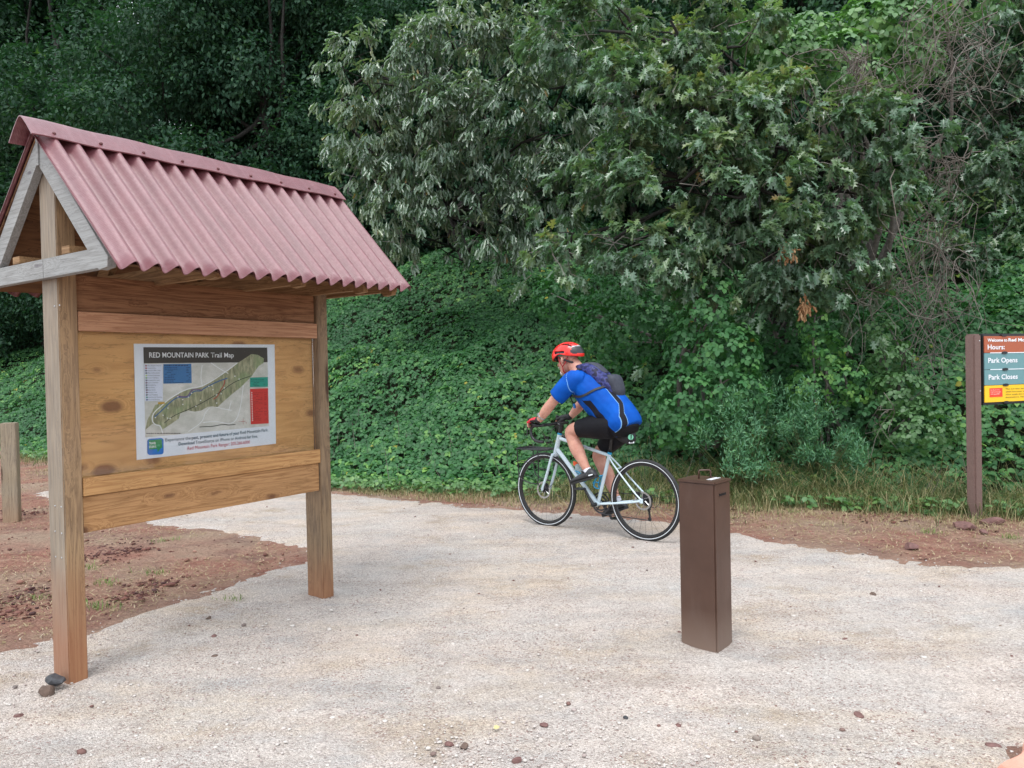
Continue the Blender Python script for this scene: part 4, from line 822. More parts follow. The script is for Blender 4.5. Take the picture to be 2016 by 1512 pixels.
# crop7-sign coordinates (scale 9.164, offset 1900,645)
def S3(X, Y, e=0.): q = SGN(1900+X/9.164, 645+Y/9.164); return np.array([q[0], -e, q[2]])
x0 = S3(352, 700)[0]; zT = S3(352, 150)[2]; z1 = S3(360, 458)[2]; z2 = S3(370, 760)[2]; z3 = S3(378, 1045)[2]; zB = S3(385, 1355)[2]; x1 = 1.33-.085
MB().box(((x0+x1)/2, .026, (zT+zB)/2), (x1-x0+.02, .035, zT-zB+.045), bev=.003).build('sign_frame', plain('dark_frame', (.035, .035, .038), .4, metal=.3), sign, auto=35)
def pan(nm, za, zb, rgb):
    return MB().box(((x0+x1)/2, .004, (za+zb)/2), (x1-x0, .008, za-zb-.004), bev=.001).build(nm, plain(nm+'_paint', lin(*rgb), .35, .04, bump=.02), sign)
po = pan('orange_panel', zT, z1, (172, 92, 62)); pt1 = pan('teal_panel', z1, z2, (108, 150, 155)); pt2 = pan('teal_panel', z2, z3, (108, 150, 155)); py_ = pan('yellow_panel', z3, zB, (250, 200, 45))
def stext(s_, X0, Y0, X1, cap, mat, par, bold=.02):
    a = S3(X0, Y0); b = S3(X1, Y0); h_ = abs(S3(X0, Y0-cap)[2]-a[2])
    o = text(s_, 1., Matrix.Identity(4), mat, par, 'lettering', bold); v = np.empty(len(o.data.vertices)*3); o.data.vertices.foreach_get('co', v); v = v.reshape(-1, 3)
    wd = v[:, 0].max()-v[:, 0].min(); L = b[0]-a[0]
    Wv = np.stack([a[0]+(v[:, 0]-v[:, 0].min())/wd*L, np.full(len(v), -.002), a[2]+v[:, 1]*h_/.73], 1); o.data.vertices.foreach_set('co', Wv.ravel()); o.data.update(); return o
iws = plain('sign_white', (.85, .88, .92), .35, .02)
stext('Welcome to', 402, 252, 760, 56, iws, po, .03); stext('Red Mountain Park', 778, 248, 1500, 58, iws, po, .035); stext('Hours:', 405, 392, 712, 88, iws, po, .02)
stext('Park Opens', 415, 635, 942, 92, iws, pt1); stext('Park Closes', 422, 938, 946, 92, iws, pt2)
iyk = plain('sign_olive_ink', (.16, .13, .03), .5, .02)
for k, s_ in enumerate(['The sun sets earlier on', 'when becomes very dark', 'Allow ample time to reach', 'destinations. Have a safe']): stext(s_, 728, 1118+k*50, 1190+(k % 2)*30, 26, iyk, py_, .01)
a, b = S3(440, 1095), S3(672, 1245); MB().box(((a[0]+b[0])/2, -.001, (a[2]+b[2])/2), (b[0]-a[0], .003, a[2]-b[2])).build('red_notice', plain('notice_red', lin(240, 70, 50), .4, .03), py_)
for k, s_ in enumerate(['For Restrooms,', 'Call Park Ranger', '205.266.6000']):
    o = stext(s_, 455, 1136+k*38, 455+[165, 185, 160][k], 22, plain('notice_pink', (.85, .6, .5), .4, .02), py_, .01); o.location.y = -.0015
for z_, w_ in ((z1, 1), (z2, 1)): MB().box(((x0+x1)/2+.03, -.0012, z_), (x1-x0-.09, .002, .007)).build('divider_line', iws, sign)
m_clip = plain('clip_black', (.02, .02, .025), .35)
for z_, xx in ((zT+.006, 705), (z1, 708), (z2, 715), (z3, 722), (zB-.004, 730)):
    xc = S3(xx, 600)[0]
    for xq in (xc, x1-(xc-x0)):
        MB().prism([(.038*math.cos(a), .013*math.sin(a)) for a in np.linspace(0, 6.28, 21)[:-1]], .007, O=(xq, -.001, z_)).build('panel_clip', m_clip, sign)

# ------------------------------------------------------------------ short timber post
wp = G(21, 1028)
tp_ = empty('timber_post', 'short square timber post standing in the red clay', 'post', frame(wp, (.93, .36)))
w_sp = wood('short_post_timber', (.33, .25, .15), (.17, .115, .06), 2, 12.2, .6, 18, grey=.3, stain=(.1, .5, (.30, .17, .10)), knr=.12)
hp_ = PL(20, 833, wp, np.array([0, 1., 0]))[2]
MB().box((0, .07, hp_/2-.1), (.145, .145, hp_+.2), bev=.006).build('post_shaft', w_sp, tp_, auto=35)
# ------------------------------------------------------------------ stones
m_dkrock = plain('charcoal_rock', (.045, .045, .05), .55, .4, 25, .9, bd=.01); m_redrock = plain('red_rock', (.17, .085, .075), .75, .35, 25, .9, bd=.01); m_brrock = plain('brown_rock', (.13, .085, .065), .75, .35, 25, .9, bd=.01)
def stone(seed, r_, flat=.6, sq=(1, 1), sub=2):
    bm = bmesh.new(); bmesh.ops.create_icosphere(bm, subdivisions=sub, radius=1); rr_ = random.Random(seed)
    pl = [(Vector(nz(np.array([rr_.gauss(0, 1), rr_.gauss(0, 1), rr_.gauss(0, 1)]))), rr_.uniform(.55, .85)) for _ in range(9)]
    for v in bm.verts:
        for n_, d_ in pl:
            e_ = v.co.dot(n_)
            if e_ > d_: v.co -= n_*(e_-d_)
    me = bpy.data.meshes.new('stone')
    for v in bm.verts: v.co = Vector((v.co.x*r_*sq[0], v.co.y*r_*sq[1], v.co.z*r_*flat))
    bm.to_mesh(me); bm.free(); return me
def rock(name, px, py, r_, seed, mat, label, cat='rock', flat=.6, sq=(1, 1), rz=0., group=None, dz=0.):
    me = stone(seed, r_, flat, sq); o = link(name, me, mat); p = G(px, py); o.location = (p[0], p[1]+r_*.4, r_*flat*.45+dz+.008); o.rotation_euler = (0, 0, rz); return tag(o, label, cat, group)
rock('rock', 88, 1374, .043, 3, m_brrock, 'brown and grey rock in front of the black one at the kiosk post', flat=.8, sq=(.85, .8), group='rocks at the foot of the near kiosk post')
rock('rock', 106, 1361, .056, 8, m_dkrock, 'shiny charcoal black rock leaning on the near kiosk post', flat=.62, sq=(1.1, .8), rz=-.4, group='rocks at the foot of the near kiosk post', dz=.02)
rock('rock', 1905, 1044, .118, 5, m_redrock, 'flat reddish rock left of the sign post', flat=.42, sq=(1, .7), rz=-.1, group='flat rocks at the sign post')
rock('rock', 1958, 1034, .115, 9, m_redrock, 'flat dark red rock right of the sign post', flat=.40, sq=(1, .6), rz=-.5, group='flat rocks at the sign post')
rock('rock', 1938, 1053, .04, 12, m_redrock, 'small red stone below the two flat rocks at the sign', flat=.7)
rock('rock', 1798, 1084, .065, 13, m_redrock, 'red stone lying on the edge of the gravel left of the sign', flat=.55)
for k, (px, py, r_, m_, lb) in enumerate([(885, 1473, .020, m_redrock, 'purple brown stone, left one of the pair in the foreground gravel'), (913, 1478, .022, m_brrock, 'brown stone, right one of the pair in the foreground gravel'), (1071, 1434, .018, m_redrock, 'flat reddish stone lying beside a fallen yellow leaf'),
        (1017, 1506, .022, m_redrock, 'dark red stone at the bottom edge of the picture'), (1336, 1436, .016, m_redrock, 'small rusty stone in the gravel below the bollard'), (1664, 1264, .017, m_redrock, 'rusty red stone alone in the gravel right of the bollard'),
        (1694, 1416, .026, m_redrock, 'lumpy dark red clod low on the right of the gravel'), (1958, 1479, .03, m_redrock, 'flat reddish clod beside the clay corner'), (410, 1222, .022, m_brrock, 'dark stone highest of the three in a line beneath the map board'), (420, 1258, .02, m_redrock, 'dark red stone in the middle of three beneath the map board'),
        (421, 1297, .018, m_brrock, 'dark brown stone in front of two others under the map board'), (1232, 1419, .014, m_dkrock, 'small grey stone in the gravel left of the bollard foot'), (33, 1418, .024, m_redrock, 'reddish stone near the left edge of the gravel'), (1720, 1176, .028, m_brrock, 'orange brown stone half sunk in the gravel right of the bollard')]):
    rock('stone', px, py, r_, 20+k, m_, lb, 'stone', flat=.55, sq=(1.1, .85), rz=k*1.3)
yl = leaves('fallen_leaf', OV_V, OV_F, G(972, 1445)[None]+(0, 0, .022), np.array([[.8, .5, .15]]), np.array([[0, -.4, 1.]]), .03, [1.], plain('yellow_leaf', (.50, .42, .20), .7, .15)); tag(yl, 'yellow fallen leaf lying on the gravel', 'leaf')
# loose pebbles & grit: nobody could count them
def scatter(name, n, sampler, size, cols, label, seed, flat=.6, zoff=.02, sub=1, cat='gravel'):
    r_ = np.random.default_rng(seed); XY = sampler(r_, n); n = len(XY); mesh = stone(seed, 1., flat, sub=sub); k = len(mesh.vertices); v = np.empty(k*3); mesh.vertices.foreach_get('co', v); v = v.reshape(-1, 3)
    f = np.array([p_.vertices[:] for p_ in mesh.polygons]); bpy.data.meshes.remove(mesh)
    a = r_.uniform(0, 6.28, n); s_ = size*np.exp(r_.normal(0, .45, n)); el = r_.uniform(.6, 1.2, n)
    V = np.empty((n, k, 3)); V[..., 0] = (v[None, :, 0]*np.cos(a)[:, None]-v[None, :, 1]*np.sin(a)[:, None]*el[:, None])*s_[:, None]+XY[:, 0:1]; V[..., 1] = (v[None, :, 0]*np.sin(a)[:, None]+v[None, :, 1]*np.cos(a)[:, None]*el[:, None])*s_[:, None]+XY[:, 1:2]
    V[..., 2] = v[None, :, 2]*s_[:, None]+zoff+s_[:, None]*.15
    me = mkmesh(name, V.reshape(-1, 3), [(f[None]+(np.arange(n)*k)[:, None, None]).reshape(-1, 3)], False)
    at_ = me.attributes.new('tint', 'FLOAT', 'POINT'); at_.data.foreach_set('value', np.repeat(r_.random(n), k).astype(np.float32))
    t_ = NT(name); c_ = t_.ramp(t_.n('ShaderNodeAttribute', attribute_name='tint').outputs['Fac'], cols); m_ = t_.bsdf(c_, .85, t_.bump(t_.noise(120, 4), .5, .003), **{'Specular IOR Level': .25})
    return tag(link(name, me, m_), label, cat, kind='stuff')
def on_path(r_, n):
    d = 2.2+(r_.random(n)**1.7)*8.; a = r_.uniform(-.75, .75, n); Q_ = np.c_[d*np.tan(a), d]; return Q_[psdf(Q_)+.08*r_.normal(size=n) > .0]
scatter('gravel_chips', 34000, on_path, .0042, [(0, (.34, .27, .25)), (.35, (.52, .46, .43)), (.7, (.54, .49, .45)), (1, (.57, .53, .49))], 'fine loose gravel chips strewn over the path', 5, zoff=.011)
scatter('dark_pebbles', 260, on_path, .0085, [(0, (.16, .085, .075)), (.5, (.20, .12, .10)), (.8, (.17, .15, .14)), (1, (.33, .25, .20))], 'dark reddish pebbles sprinkled over the gravel', 6, zoff=.012)
def on_clay(r_, n):
    d = 3.2+r_.random(n)*9; a = r_.uniform(-.9, .8, n); Q_ = np.c_[d*np.tan(a), d]; return Q_[(psdf(Q_) < -.03) & (hill_s(Q_[:, 0], Q_[:, 1]) < .4)]
scatter('clay_crumbs', 5200, on_clay, .011, [(0, (.10, .045, .04)), (.5, (.21, .10, .075)), (1, (.34, .2, .15))], 'crumbs of red clay on the bare ground', 7, zoff=.0)
def clods(r_, n):
    cs = [(G(px, py)[:2], s_) for px, py, s_ in [(20, 1190, .16), (60, 1170, .12), (10, 1215, .12), (215, 1070, .14), (250, 1085, .1), (40, 1010, .22), (200, 1095, .12), (265, 1175, .08), (300, 1150, .07), (1740, 1020, .16), (1420, 1008, .12)]]
    o_ = []
    for c_, s_ in cs: o_.append(c_+r_.normal(size=(n//len(cs), 2))*s_*(1.3, .9))
    return np.concatenate(o_)
scatter('clay_clods', 1000, clods, .0105, [(0, (.065, .035, .035)), (.6, (.14, .06, .05)), (1, (.2, .09, .07))], 'dark churned clods of red clay', 8, zoff=.005)

cpoly = [tuple(G(1950, 1520)[:2]), tuple(G(2026, 1444)[:2]), (4.5, 3.6), (4.5, 1.0), (1.7, 1.0)]
cp_ = np.array(cpoly); cc = cp_.mean(0); ring = []
for a, b in zip(cp_, np.roll(cp_, -1, 0)):
    m_ = max(2, int(np.linalg.norm(b-a)/.04))
    for q in np.linspace(0, 1, m_, endpoint=False): pt = a+(b-a)*q; ring.append(pt+.02*np.array([Wob(81, 9.)(np.array([[*pt, 0]]))[0], Wob(82, 9.)(np.array([[*pt, 0]]))[0]]))
ring = np.array(ring); ins = cc+(ring-cc)*.985
V = [(x, y, .002) for x, y in ring]+[(x, y, .026) for x, y in ins]; n = len(ring)
me = mkmesh('clay_apron', V, [tuple(range(n, 2*n))]+[(i, (i+1) % n, (i+1) % n+n, i+n) for i in range(n)], False)
t = NT('salmon_clay'); n_ = t.noise(9, 6, .7); c = t.mix(t.rng(n_, .35, .65), (.66, .33, .245), (.52, .25, .185)); tag(link('clay_apron', me, t.bsdf(c, .85, t.bump(t.noise(60, 5, .7), .6, .006))), 'smooth salmon coloured clay at the lower right corner', kind='structure')
# ------------------------------------------------------------------ bicycle and rider: one local frame (x forward, y to the left, z up, origin under the rear axle)
BO = np.array([1.115, 6.48, .008]); BD = nz(np.array([-.8130, .7100, 0])); BLt = np.array([-BD[1], BD[0], 0]); BO0 = np.array([1.115, 6.48, 0.])
def B(X, Y, lat=0.):
    q = PL(960+X/3.288, 640+Y/3.288, BO0+BLt*lat, BLt)-BO0; return np.array([q@BD, lat, q[2]])
BM = frame(BO, BD)
bike = empty('bicycle', 'pale blue white drop bar touring bicycle with an empty black front rack', 'bicycle', BM)
m_blk = plain('black_rubber', (.018, .018, .019), .75, .25, 80, .3, bd=.001); m_gloss = plain('gloss_black', (.014, .014, .016), .3, .1)
m_frame = plain('pale_frame_paint', (.55, .66, .72), .22, .04, 12, .02); m_blue = plain('bright_blue_anodised', (.02, .30, .55), .3, .08, metal=.2)
m_steel = plain('brushed_steel', (.50, .51, .52), .3, .1, metal=1.); m_dsteel = plain('dark_steel', (.07, .07, .075), .38, .2, metal=.8)
m_refl = plain('reflective_stripe', (.80, .84, .88), .35, .02)
def wheel(cx, cz=.345):
    wr = bpy.data.objects.new('wheel', None)
    mb = MB(); pr = [(.333+.0185*math.cos(a), .0185*math.sin(a)) for a in np.linspace(0, 2*math.pi, 15)[:-1]]
    c = (cx, 0, cz); ty = mb.lathe(c, (0, 1, 0), pr, 72, closed=True).build('wheel', m_blk, bike, smooth=True)
    for sg in (-1, 1):
        MB().lathe(c, (0, 1, 0), [(.3235, sg*.0178), (.3285, sg*.0196), (.3285, sg*.0190), (.3235, sg*.0172)], 96, closed=True).build('reflective_line', m_refl, ty, smooth=True)
    MB().lathe(c, (0, 1, 0), [(.318, .012), (.314, .0125), (.296, .009), (.293, 0), (.296, -.009), (.314, -.0125), (.318, -.012)], 72, closed=True).build('rim', m_gloss, ty, auto=40)
    mb = MB()
    for k in range(28):
        a = 2*math.pi*k/28; sg = 1 if k % 2 else -1; b = a+(.95 if (k//2) % 2 else -.95)
        p = np.array([cx+.024*math.cos(b), sg*.026, cz+.024*math.sin(b)]); q = np.array([cx+.296*math.cos(a), sg*.003, cz+.296*math.sin(a)]); mb.tube([p, q], .0011, 4, False)
    mb.build('spokes', m_dsteel, ty)
    MB().lathe(c, (0, 1, 0), [(.004, -.060), (.009, -.058), (.010, -.03), (.028, -.028), (.028, -.024), (.014, -.02), (.014, .02), (.028, .024), (.028, .028), (.012, .03), (.010, .055), (.004, .060)], 20).build('hub', m_dsteel, ty, auto=40)
    mb = MB(); mb.lathe(c, (0, 1, 0), [(.080, .036), (.080, .038), (.064, .038), (.064, .036)], 40, closed=True)
    for k in range(6):
        a = k*math.pi/3; mb.tube([(cx+.02*math.cos(a), .037, cz+.02*math.sin(a)), (cx+.067*math.cos(a+.5), .037, cz+.067*math.sin(a+.5))], .003, 4)
    mb.build('brake_disc', m_steel, ty, auto=40); return ty
w_r = wheel(0.); w_f = wheel(1.08)
bbp = np.array([.488, 0, .268]); ht = np.array([.906, 0, .872]); hb = np.array([.958, 0, .695]); stp = np.array([.354, 0, .724])
mb = MB(); mb.tube([hb, ht], [.0235, .0205], 16); mb.tube([np.array([.944, 0, .742]), bbp+(0.01, 0, .006)], .0195, 16); mb.tube([np.array([.912, 0, .838]), np.array([.36, 0, .708])], [.0165, .0145], 16); mb.tube([bbp, stp], .0158, 16)
mb.lathe(bbp, (0, 1, 0), [(.021, -.037), (.021, .037)], 20)
for sg in (-1, 1):
    mb.tube(subsurf([bbp+(-.015, sg*.02, 0), (.36, sg*.035, .285), (.1, sg*.058, .325), (.01, sg*.066, .345)], 2), .0095, 10)
    mb.tube(subsurf([(.352, sg*.012, .695), (.30, sg*.035, .640), (.1, sg*.058, .44), (.0, sg*.066, .355)], 2), .0072, 10)
    mb.box((.0, sg*.066, .348), (.035, .006, .04), bev=.002)
mb.tube([(.262, -.035, .60), (.262, .035, .60)], .005, 8)
mb.build('frame', m_frame, bike, smooth=True, auto=40)
mb = MB(); mb.tube([(.962, -.045, .682), (.962, .045, .682)], .016, 12); mb.lathe((.960, 0, .688), (hb-ht), [(.024, -.01), (.024, .02)], 16)
for sg in (-1, 1): mb.tube(subsurf([(.962, sg*.045, .685), (.985, sg*.055, .61), (1.03, sg*.060, .47), (1.082, sg*.062, .345)], 2), list(np.linspace(.0165, .008, 11)) if False else .0125, 12)
fk = mb.build('fork', m_frame, bike, smooth=True, auto=40)
MB().lathe(ht+nz(ht-hb)*.008, nz(ht-hb), [(.021, -.008), (.0225, 0), (.019, .008)], 18).build('headset_ring', m_blue, bike, auto=40)
MB().lathe(stp+(0, 0, .004), nz(stp-bbp), [(.019, -.009), (.0195, .0), (.018, .010)], 18).build('seat_clamp', m_blue, bike, auto=40)
MB().tube([stp, np.array([.318, 0, .925])], .0135, 12).build('seat_post', m_gloss, bike, smooth=True)
mb = MB(); mb.lathe(ht+nz(ht-hb)*.015, nz(ht-hb), [(.0185, 0), (.0185, .085)], 16); mb.tube([ht+nz(ht-hb)*.08, np.array([.935, 0, .972])], .0165, 12); mb.lathe((.937, 0, .972), (0, 1, 0), [(.0215, -.02), (.0215, .02)], 16); mb.build('stem', m_gloss, bike, auto=40)
mb = MB()
for sg in (-1, 1):
    mb.tube(subsurf([(.937, 0, .972), (.937, sg*.10, .972), (.945, sg*.185, .970), (.975, sg*.207, .966), (1.03, sg*.21, .965), (1.068, sg*.212, .945), (1.078, sg*.215, .895), (1.045, sg*.218, .840), (.985, sg*.22, .820), (.925, sg*.221, .820)], 3), .0145, 12)
hbar = mb.build('handlebar', m_gloss, bike, smooth=True)
for sg in (-1, 1):
    mb = MB(); mb.tube(subsurf([(1.005, sg*.21, .970), (1.045, sg*.211, .975), (1.080, sg*.212, .985), (1.098, sg*.212, 1.015), (1.092, sg*.212, 1.032)], 2), [.017]*8+[.0135]*(11-8) if False else .0155, 10)
    mb.tube(subsurf([(1.092, sg*.214, .985), (1.112, sg*.22, .95), (1.105, sg*.225, .90), (1.118, sg*.228, .868)], 2), .0055, 8); mb.build('brake_lever', m_gloss, hbar, smooth=True)
mb = MB()
for sg, q in ((1, .03), (-1, -.02)):
    mb.tube(subsurf([(1.02, sg*.20, .955), (1.06, sg*.12, .93), (1.05, sg*.03, .86), (.995, .02*sg, .74), (.975, .03*sg, .68)], 3), .0025, 5)
    mb.tube(subsurf([(1.03, sg*.19, .95), (1.09, sg*.08, .90), (1.04, -sg*.02, .81), (.96, -.02*sg, .77)], 3), .0025, 5)
mb.build('brake_cable', m_gloss, bike, smooth=True)
# saddle
mb = MB(); rings = []
for x, hw, z, th in ((.095, .045, .945, .014), (.115, .068, .952, .022), (.16, .074, .953, .027), (.22, .055, .949, .027), (.28, .032, .946, .026), (.345, .021, .944, .024), (.375, .012, .938, .014)):
    rings.append([(x, hw*math.cos(a), z+th*.5*math.sin(a)*(1 if math.sin(a) > 0 else 1.6)) for a in np.linspace(0, 2*math.pi, 17)[:-1]])
sad = mb.loft(rings).build('saddle', m_gloss, bike, smooth=True)
mb = MB()
for sg in (-1, 1): mb.tube(subsurf([(.115, sg*.03, .938), (.20, sg*.022, .918), (.28, sg*.022, .918), (.35, sg*.008, .932)], 2), .0035, 6)
mb.build('saddle_rail', m_steel, sad, smooth=True)
# drivetrain
pedL = bbp+np.array([.088, .105, .146]); pedR = bbp+np.array([-.088, -.105, -.146])
for sg, pp in ((1, pedL), (-1, pedR)):
    mb = MB(); s0 = bbp+(0, sg*.075, 0); e0 = pp.copy(); e0[1] = sg*.088; mb.tube([s0, (s0+e0)/2, e0], [.016, .011, .012], 8); mb.lathe(bbp+(0, sg*.055, 0), (0, sg, 0), [(.018, -.02), (.018, .028)], 14)
    ck = mb.build('crank_arm', m_gloss, bike, auto=45)
    mb = MB(); c = pp+(0, sg*.045, 0); mb.box(c, (.085, .075, .014), bev=.004); mb.tube([pp+(0, -sg*.01, 0), c+(0, sg*.04, 0)], .006, 8); mb.build('pedal', m_dsteel, ck, auto=40)
mb = MB(); cy = -.046
for r_, y_ in ((.096, cy), (.070, cy+.008)):
    mb.lathe(bbp+(0, y_, 0), (0, 1, 0), [(r_, -.0015), (r_, .0015), (r_-.014, .0015), (r_-.014, -.0015)], 40, closed=True)
    for k in range(40): a = 2*math.pi*k/40; mb.box(bbp+(r_*math.cos(a), y_, r_*math.sin(a)), (.006, .002, .004), (math.cos(a), 0, math.sin(a)), (0, 1, 0), (-math.sin(a), 0, math.cos(a)))
for k in range(5): a = 2*math.pi*k/5+.3; mb.tube([bbp+(0, cy-.006, 0), bbp+(.085*math.cos(a), cy, .085*math.sin(a))], .006, 6)
mb.build('chainring', m_dsteel, bike)
mb = MB()
for k in range(8): r_ = .024+.004*k; mb.lathe((0, -.048+.0042*k, .345), (0, 1, 0), [(r_, -.001), (r_, .001), (.015, .001), (.015, -.001)], 28, closed=True)
mb.build('cassette', m_dsteel, w_r)
der0 = np.array([-.005, -.052, .265]); der1 = B(1050, 1262, -.055)
mb = MB(); cp = [np.array([0+.044*math.cos(a), -.043, .345+.044*math.sin(a)]) for a in np.linspace(2.9, 1.6, 5)]
top = [bbp+np.array([.096*math.cos(a), cy, .096*math.sin(a)]) for a in np.linspace(1.6, -1.5, 12)]
bot = [der1+(.02, 0, -.012), der1+(-.006, 0, -.018), der1+(-.012, 0, .0), der0+(.018, .004, .005), der0+(-.008, .004, .01), np.array([-.04, -.043, .33]), np.array([-.038, -.043, .365]), np.array([0, -.043, .389])]
mb.tube(top+bot, .0042, 5, closed=True); mb.build('chain', m_dsteel, bike)
mb = MB(); mb.tube([(-.0, -.06, .335), (-.02, -.06, .30), der0+(0, -.006, 0)], [.009, .012, .012], 8); mb.tube([der0, der1], [.010, .008], 8)
for c in (der0, der1): mb.lathe(c, (0, 1, 0), [(.0165, -.004), (.0165, .004)], 16)
mb.tube(subsurf([(.05, -.06, .33), (-.06, -.075, .40), (-.11, -.075, .34), (-.06, -.07, .27), (-.02, -.066, .28)], 3), .0025, 6); mb.build('rear_derailleur', m_gloss, bike, auto=45)
for nm, c in (('brake_caliper', (.045, .05, .395)), ('brake_caliper', (1.045, .05, .39))): MB().box(c, (.045, .028, .05), bev=.008).build(nm, m_dsteel, bike, auto=40)
# front rack
mb = MB(); z_ = .728; R_ = .0052
mb.tube(subsurf([(.985, -.05, z_), (1.0, -.08, z_), (1.12, -.115, z_), (1.33, -.115, z_), (1.375, -.08, z_+.004), (1.375, .08, z_+.004), (1.33, .115, z_), (1.12, .115, z_), (1.0, .08, z_), (.985, .05, z_)], 2), R_, 7)
for y_ in (-.075, -.038, 0, .038, .075): mb.tube([(1.0, y_*.8, z_-.002), (1.37, y_, z_)], R_*.8, 6)
for x_ in (1.06, 1.16, 1.27): mb.tube([(x_, -.11, z_-.008), (x_, .11, z_-.008)], R_*.8, 6)
for sg in (-1, 1):
    y_ = sg*.118; mb.tube(subsurf([(1.33, y_, z_), (1.325, y_, .60), (1.315, y_, .47), (1.28, y_, .435), (1.12, y_, .405), (1.08, y_, .42), (1.075, y_, .50), (1.07, y_, .64), (1.08, y_, z_)], 2), R_, 7)
    mb.tube([(1.325, y_, .615), (1.072, y_, .60)], R_*.8, 6); mb.tube([(1.085, y_, .42), (1.085, sg*.07, .35)], R_, 6); mb.tube([(1.07, y_, .56), (1.01, sg*.06, .54)], R_, 6)
mb.tube([(.985, 0, z_), (.965, 0, .69)], .006, 6); mb.build('front_rack', m_gloss, bike, smooth=True)
# bottle cages
def cage(c, ax, nrm, name='bottle_cage'):
    mb = MB(); ax = nz(ax); nrm = nz(nrm); sd = np.cross(ax, nrm)
    for sg in (-1, 1): mb.tube(subsurf([c-ax*.06, c-ax*.065+sd*.03*sg+nrm*.02, c-ax*.05+sd*.038*sg+nrm*.05, c+ax*.02+sd*.038*sg+nrm*.045, c+ax*.06+sd*.02*sg+nrm*.012, c+ax*.06], 2), .0058, 7)
    mb.tube(subsurf([c-ax*.03+sd*.037*a_+nrm*b_ for a_, b_ in ((-1, .04), (-.7, .068), (0, .078), (.7, .068), (1, .04))], 2), .006, 7)
    mb.tube([c-ax*.06, c+ax*.07], .006, 7); return mb.build(name, m_blue, bike, smooth=True)
dta = nz(np.array([.944, 0, .742])-bbp); dtn = np.array([-dta[2], 0, dta[0]]); sta = nz(stp-bbp); stn = np.array([sta[2], 0, -sta[0]])
c1 = bbp+dta*.30+dtn*.02; cage(c1, dta, dtn); c2 = bbp+sta*.20+stn*.018; cage(c2, sta, stn)
def bottle(c, ax, label, m_body, m_cap, L=.17, r_=.035):
    o = empty('drink_bottle', label, 'bottle', BM @ Matrix.Translation(Vector(c))); z0 = -.065
    MB().lathe((0, 0, 0)+np.array(ax)*z0, ax, [(.001, 0), (r_*.9, .002), (r_, .012), (r_, L*.42), (r_*.9, L*.5), (r_, L*.58), (r_, L*.78), (r_*.62, L*.93), (.018, L)], 20).build('bottle_body', m_body, o, smooth=True)
    MB().lathe(np.array(ax)*(z0+L), ax, [(.021, -.004), (.021, .020), (.012, .024), (.009, .036), (.001, .037)], 16).build('bottle_cap', m_cap, o, auto=40); return o
t = NT('clear_plastic_drink'); m_btl = t.bsdf((.62, .72, .74), .12, None, **{'Transmission Weight': .55, 'IOR': 1.2})
bottle(c1+dtn*.042, dta, 'clear drink bottle with an orange cap held on the down tube of the bicycle', m_btl, plain('orange_cap', (.80, .10, .02), .4, .05))
# saddle bag
bag = empty('saddle_bag', 'small black bag with a green round mark strapped under the bicycle saddle', 'bag', BM @ Matrix.Translation(Vector((.2, 0, .87))))
m_nyl = plain('black_nylon', (.016, .016, .02), .7, .3, 120, .5, bd=.001)
mb = MB(); rings = []
for x, hw, hh_, z in ((-.105, .018, .02, .012), (-.095, .042, .045, .008), (-.05, .052, .055, 0), (.02, .042, .045, .008), (.08, .026, .028, .02), (.095, .012, .014, .024)):
    rings.append([(x, hw*np.sign(math.cos(a))*abs(math.cos(a))**.7, z+hh_*np.sign(math.sin(a))*abs(math.sin(a))**.7) for a in np.linspace(0, 2*math.pi, 21)[:-1]])
mb.loft(rings).build('bag_body', m_nyl, bag, smooth=True)
MB().lathe((-.078, .028, .012), nz(np.array([-.78, .62, .05])), [(.024, .012), (.024, .019), (.001, .020)], 22).build('round_mark', plain('mint_mark', (.16, .50, .32), .5, .1), bag, auto=40)
MB().box((-.086, .020, -.034), (.008, .05, .016), nz(np.array([-.8, .6, -.1])), nz(np.array([.6, .8, 0])), (0, 0, 1), bev=.003).build('white_flash', m_refl, bag)

# ------------------------------------------------------------------ rider
rider = empty('person', 'cyclist in a red helmet and bright blue jersey leaning over the drop bars', 'person', BM)
def eloft(mb, pts, rl, rs, n=22, latv=(0, 1, 0), cap=True, p=1.):
    pts = [np.array(q, float) for q in pts]; rings = []
    for i, c in enumerate(pts):
        t_ = nz(pts[min(i+1, len(pts)-1)]-pts[max(i-1, 0)]); L = nz(np.array(latv)-t_*np.dot(latv, t_)); S_ = np.cross(t_, L)
        rings.append([c+L*rl[i]*np.sign(math.cos(a))*abs(math.cos(a))**p+S_*rs[i]*np.sign(math.sin(a))*abs(math.sin(a))**p for a in np.linspace(0, 2*math.pi, n+1)[:-1]])
    mb.loft(rings, cap); return mb
def interp(pts, vals, m=3):
    P_ = np.array(pts, float); V = np.array(vals, float); n = len(P_); u = np.linspace(0, n-1, (n-1)*m+1); out = []
    def cr_i(A, q):
        i = min(int(q), n-2); f_ = q-i; a0 = A[max(i-1, 0)]; a1 = A[i]; a2 = A[i+1]; a3 = A[min(i+2, n-1)]
        return .5*((2*a1)+(-a0+a2)*f_+(2*a0-5*a1+4*a2-a3)*f_**2+(-a0+3*a1-3*a2+a3)*f_**3)
    return [cr_i(P_, q) for q in u], [cr_i(V, q) for q in u]
def sloft(mb, pts, rl, rs, m=3, **k):
    P_, V = interp(pts, list(zip(rl, rs)), m); return eloft(mb, P_, [v[0] for v in V], [v[1] for v in V], **k)
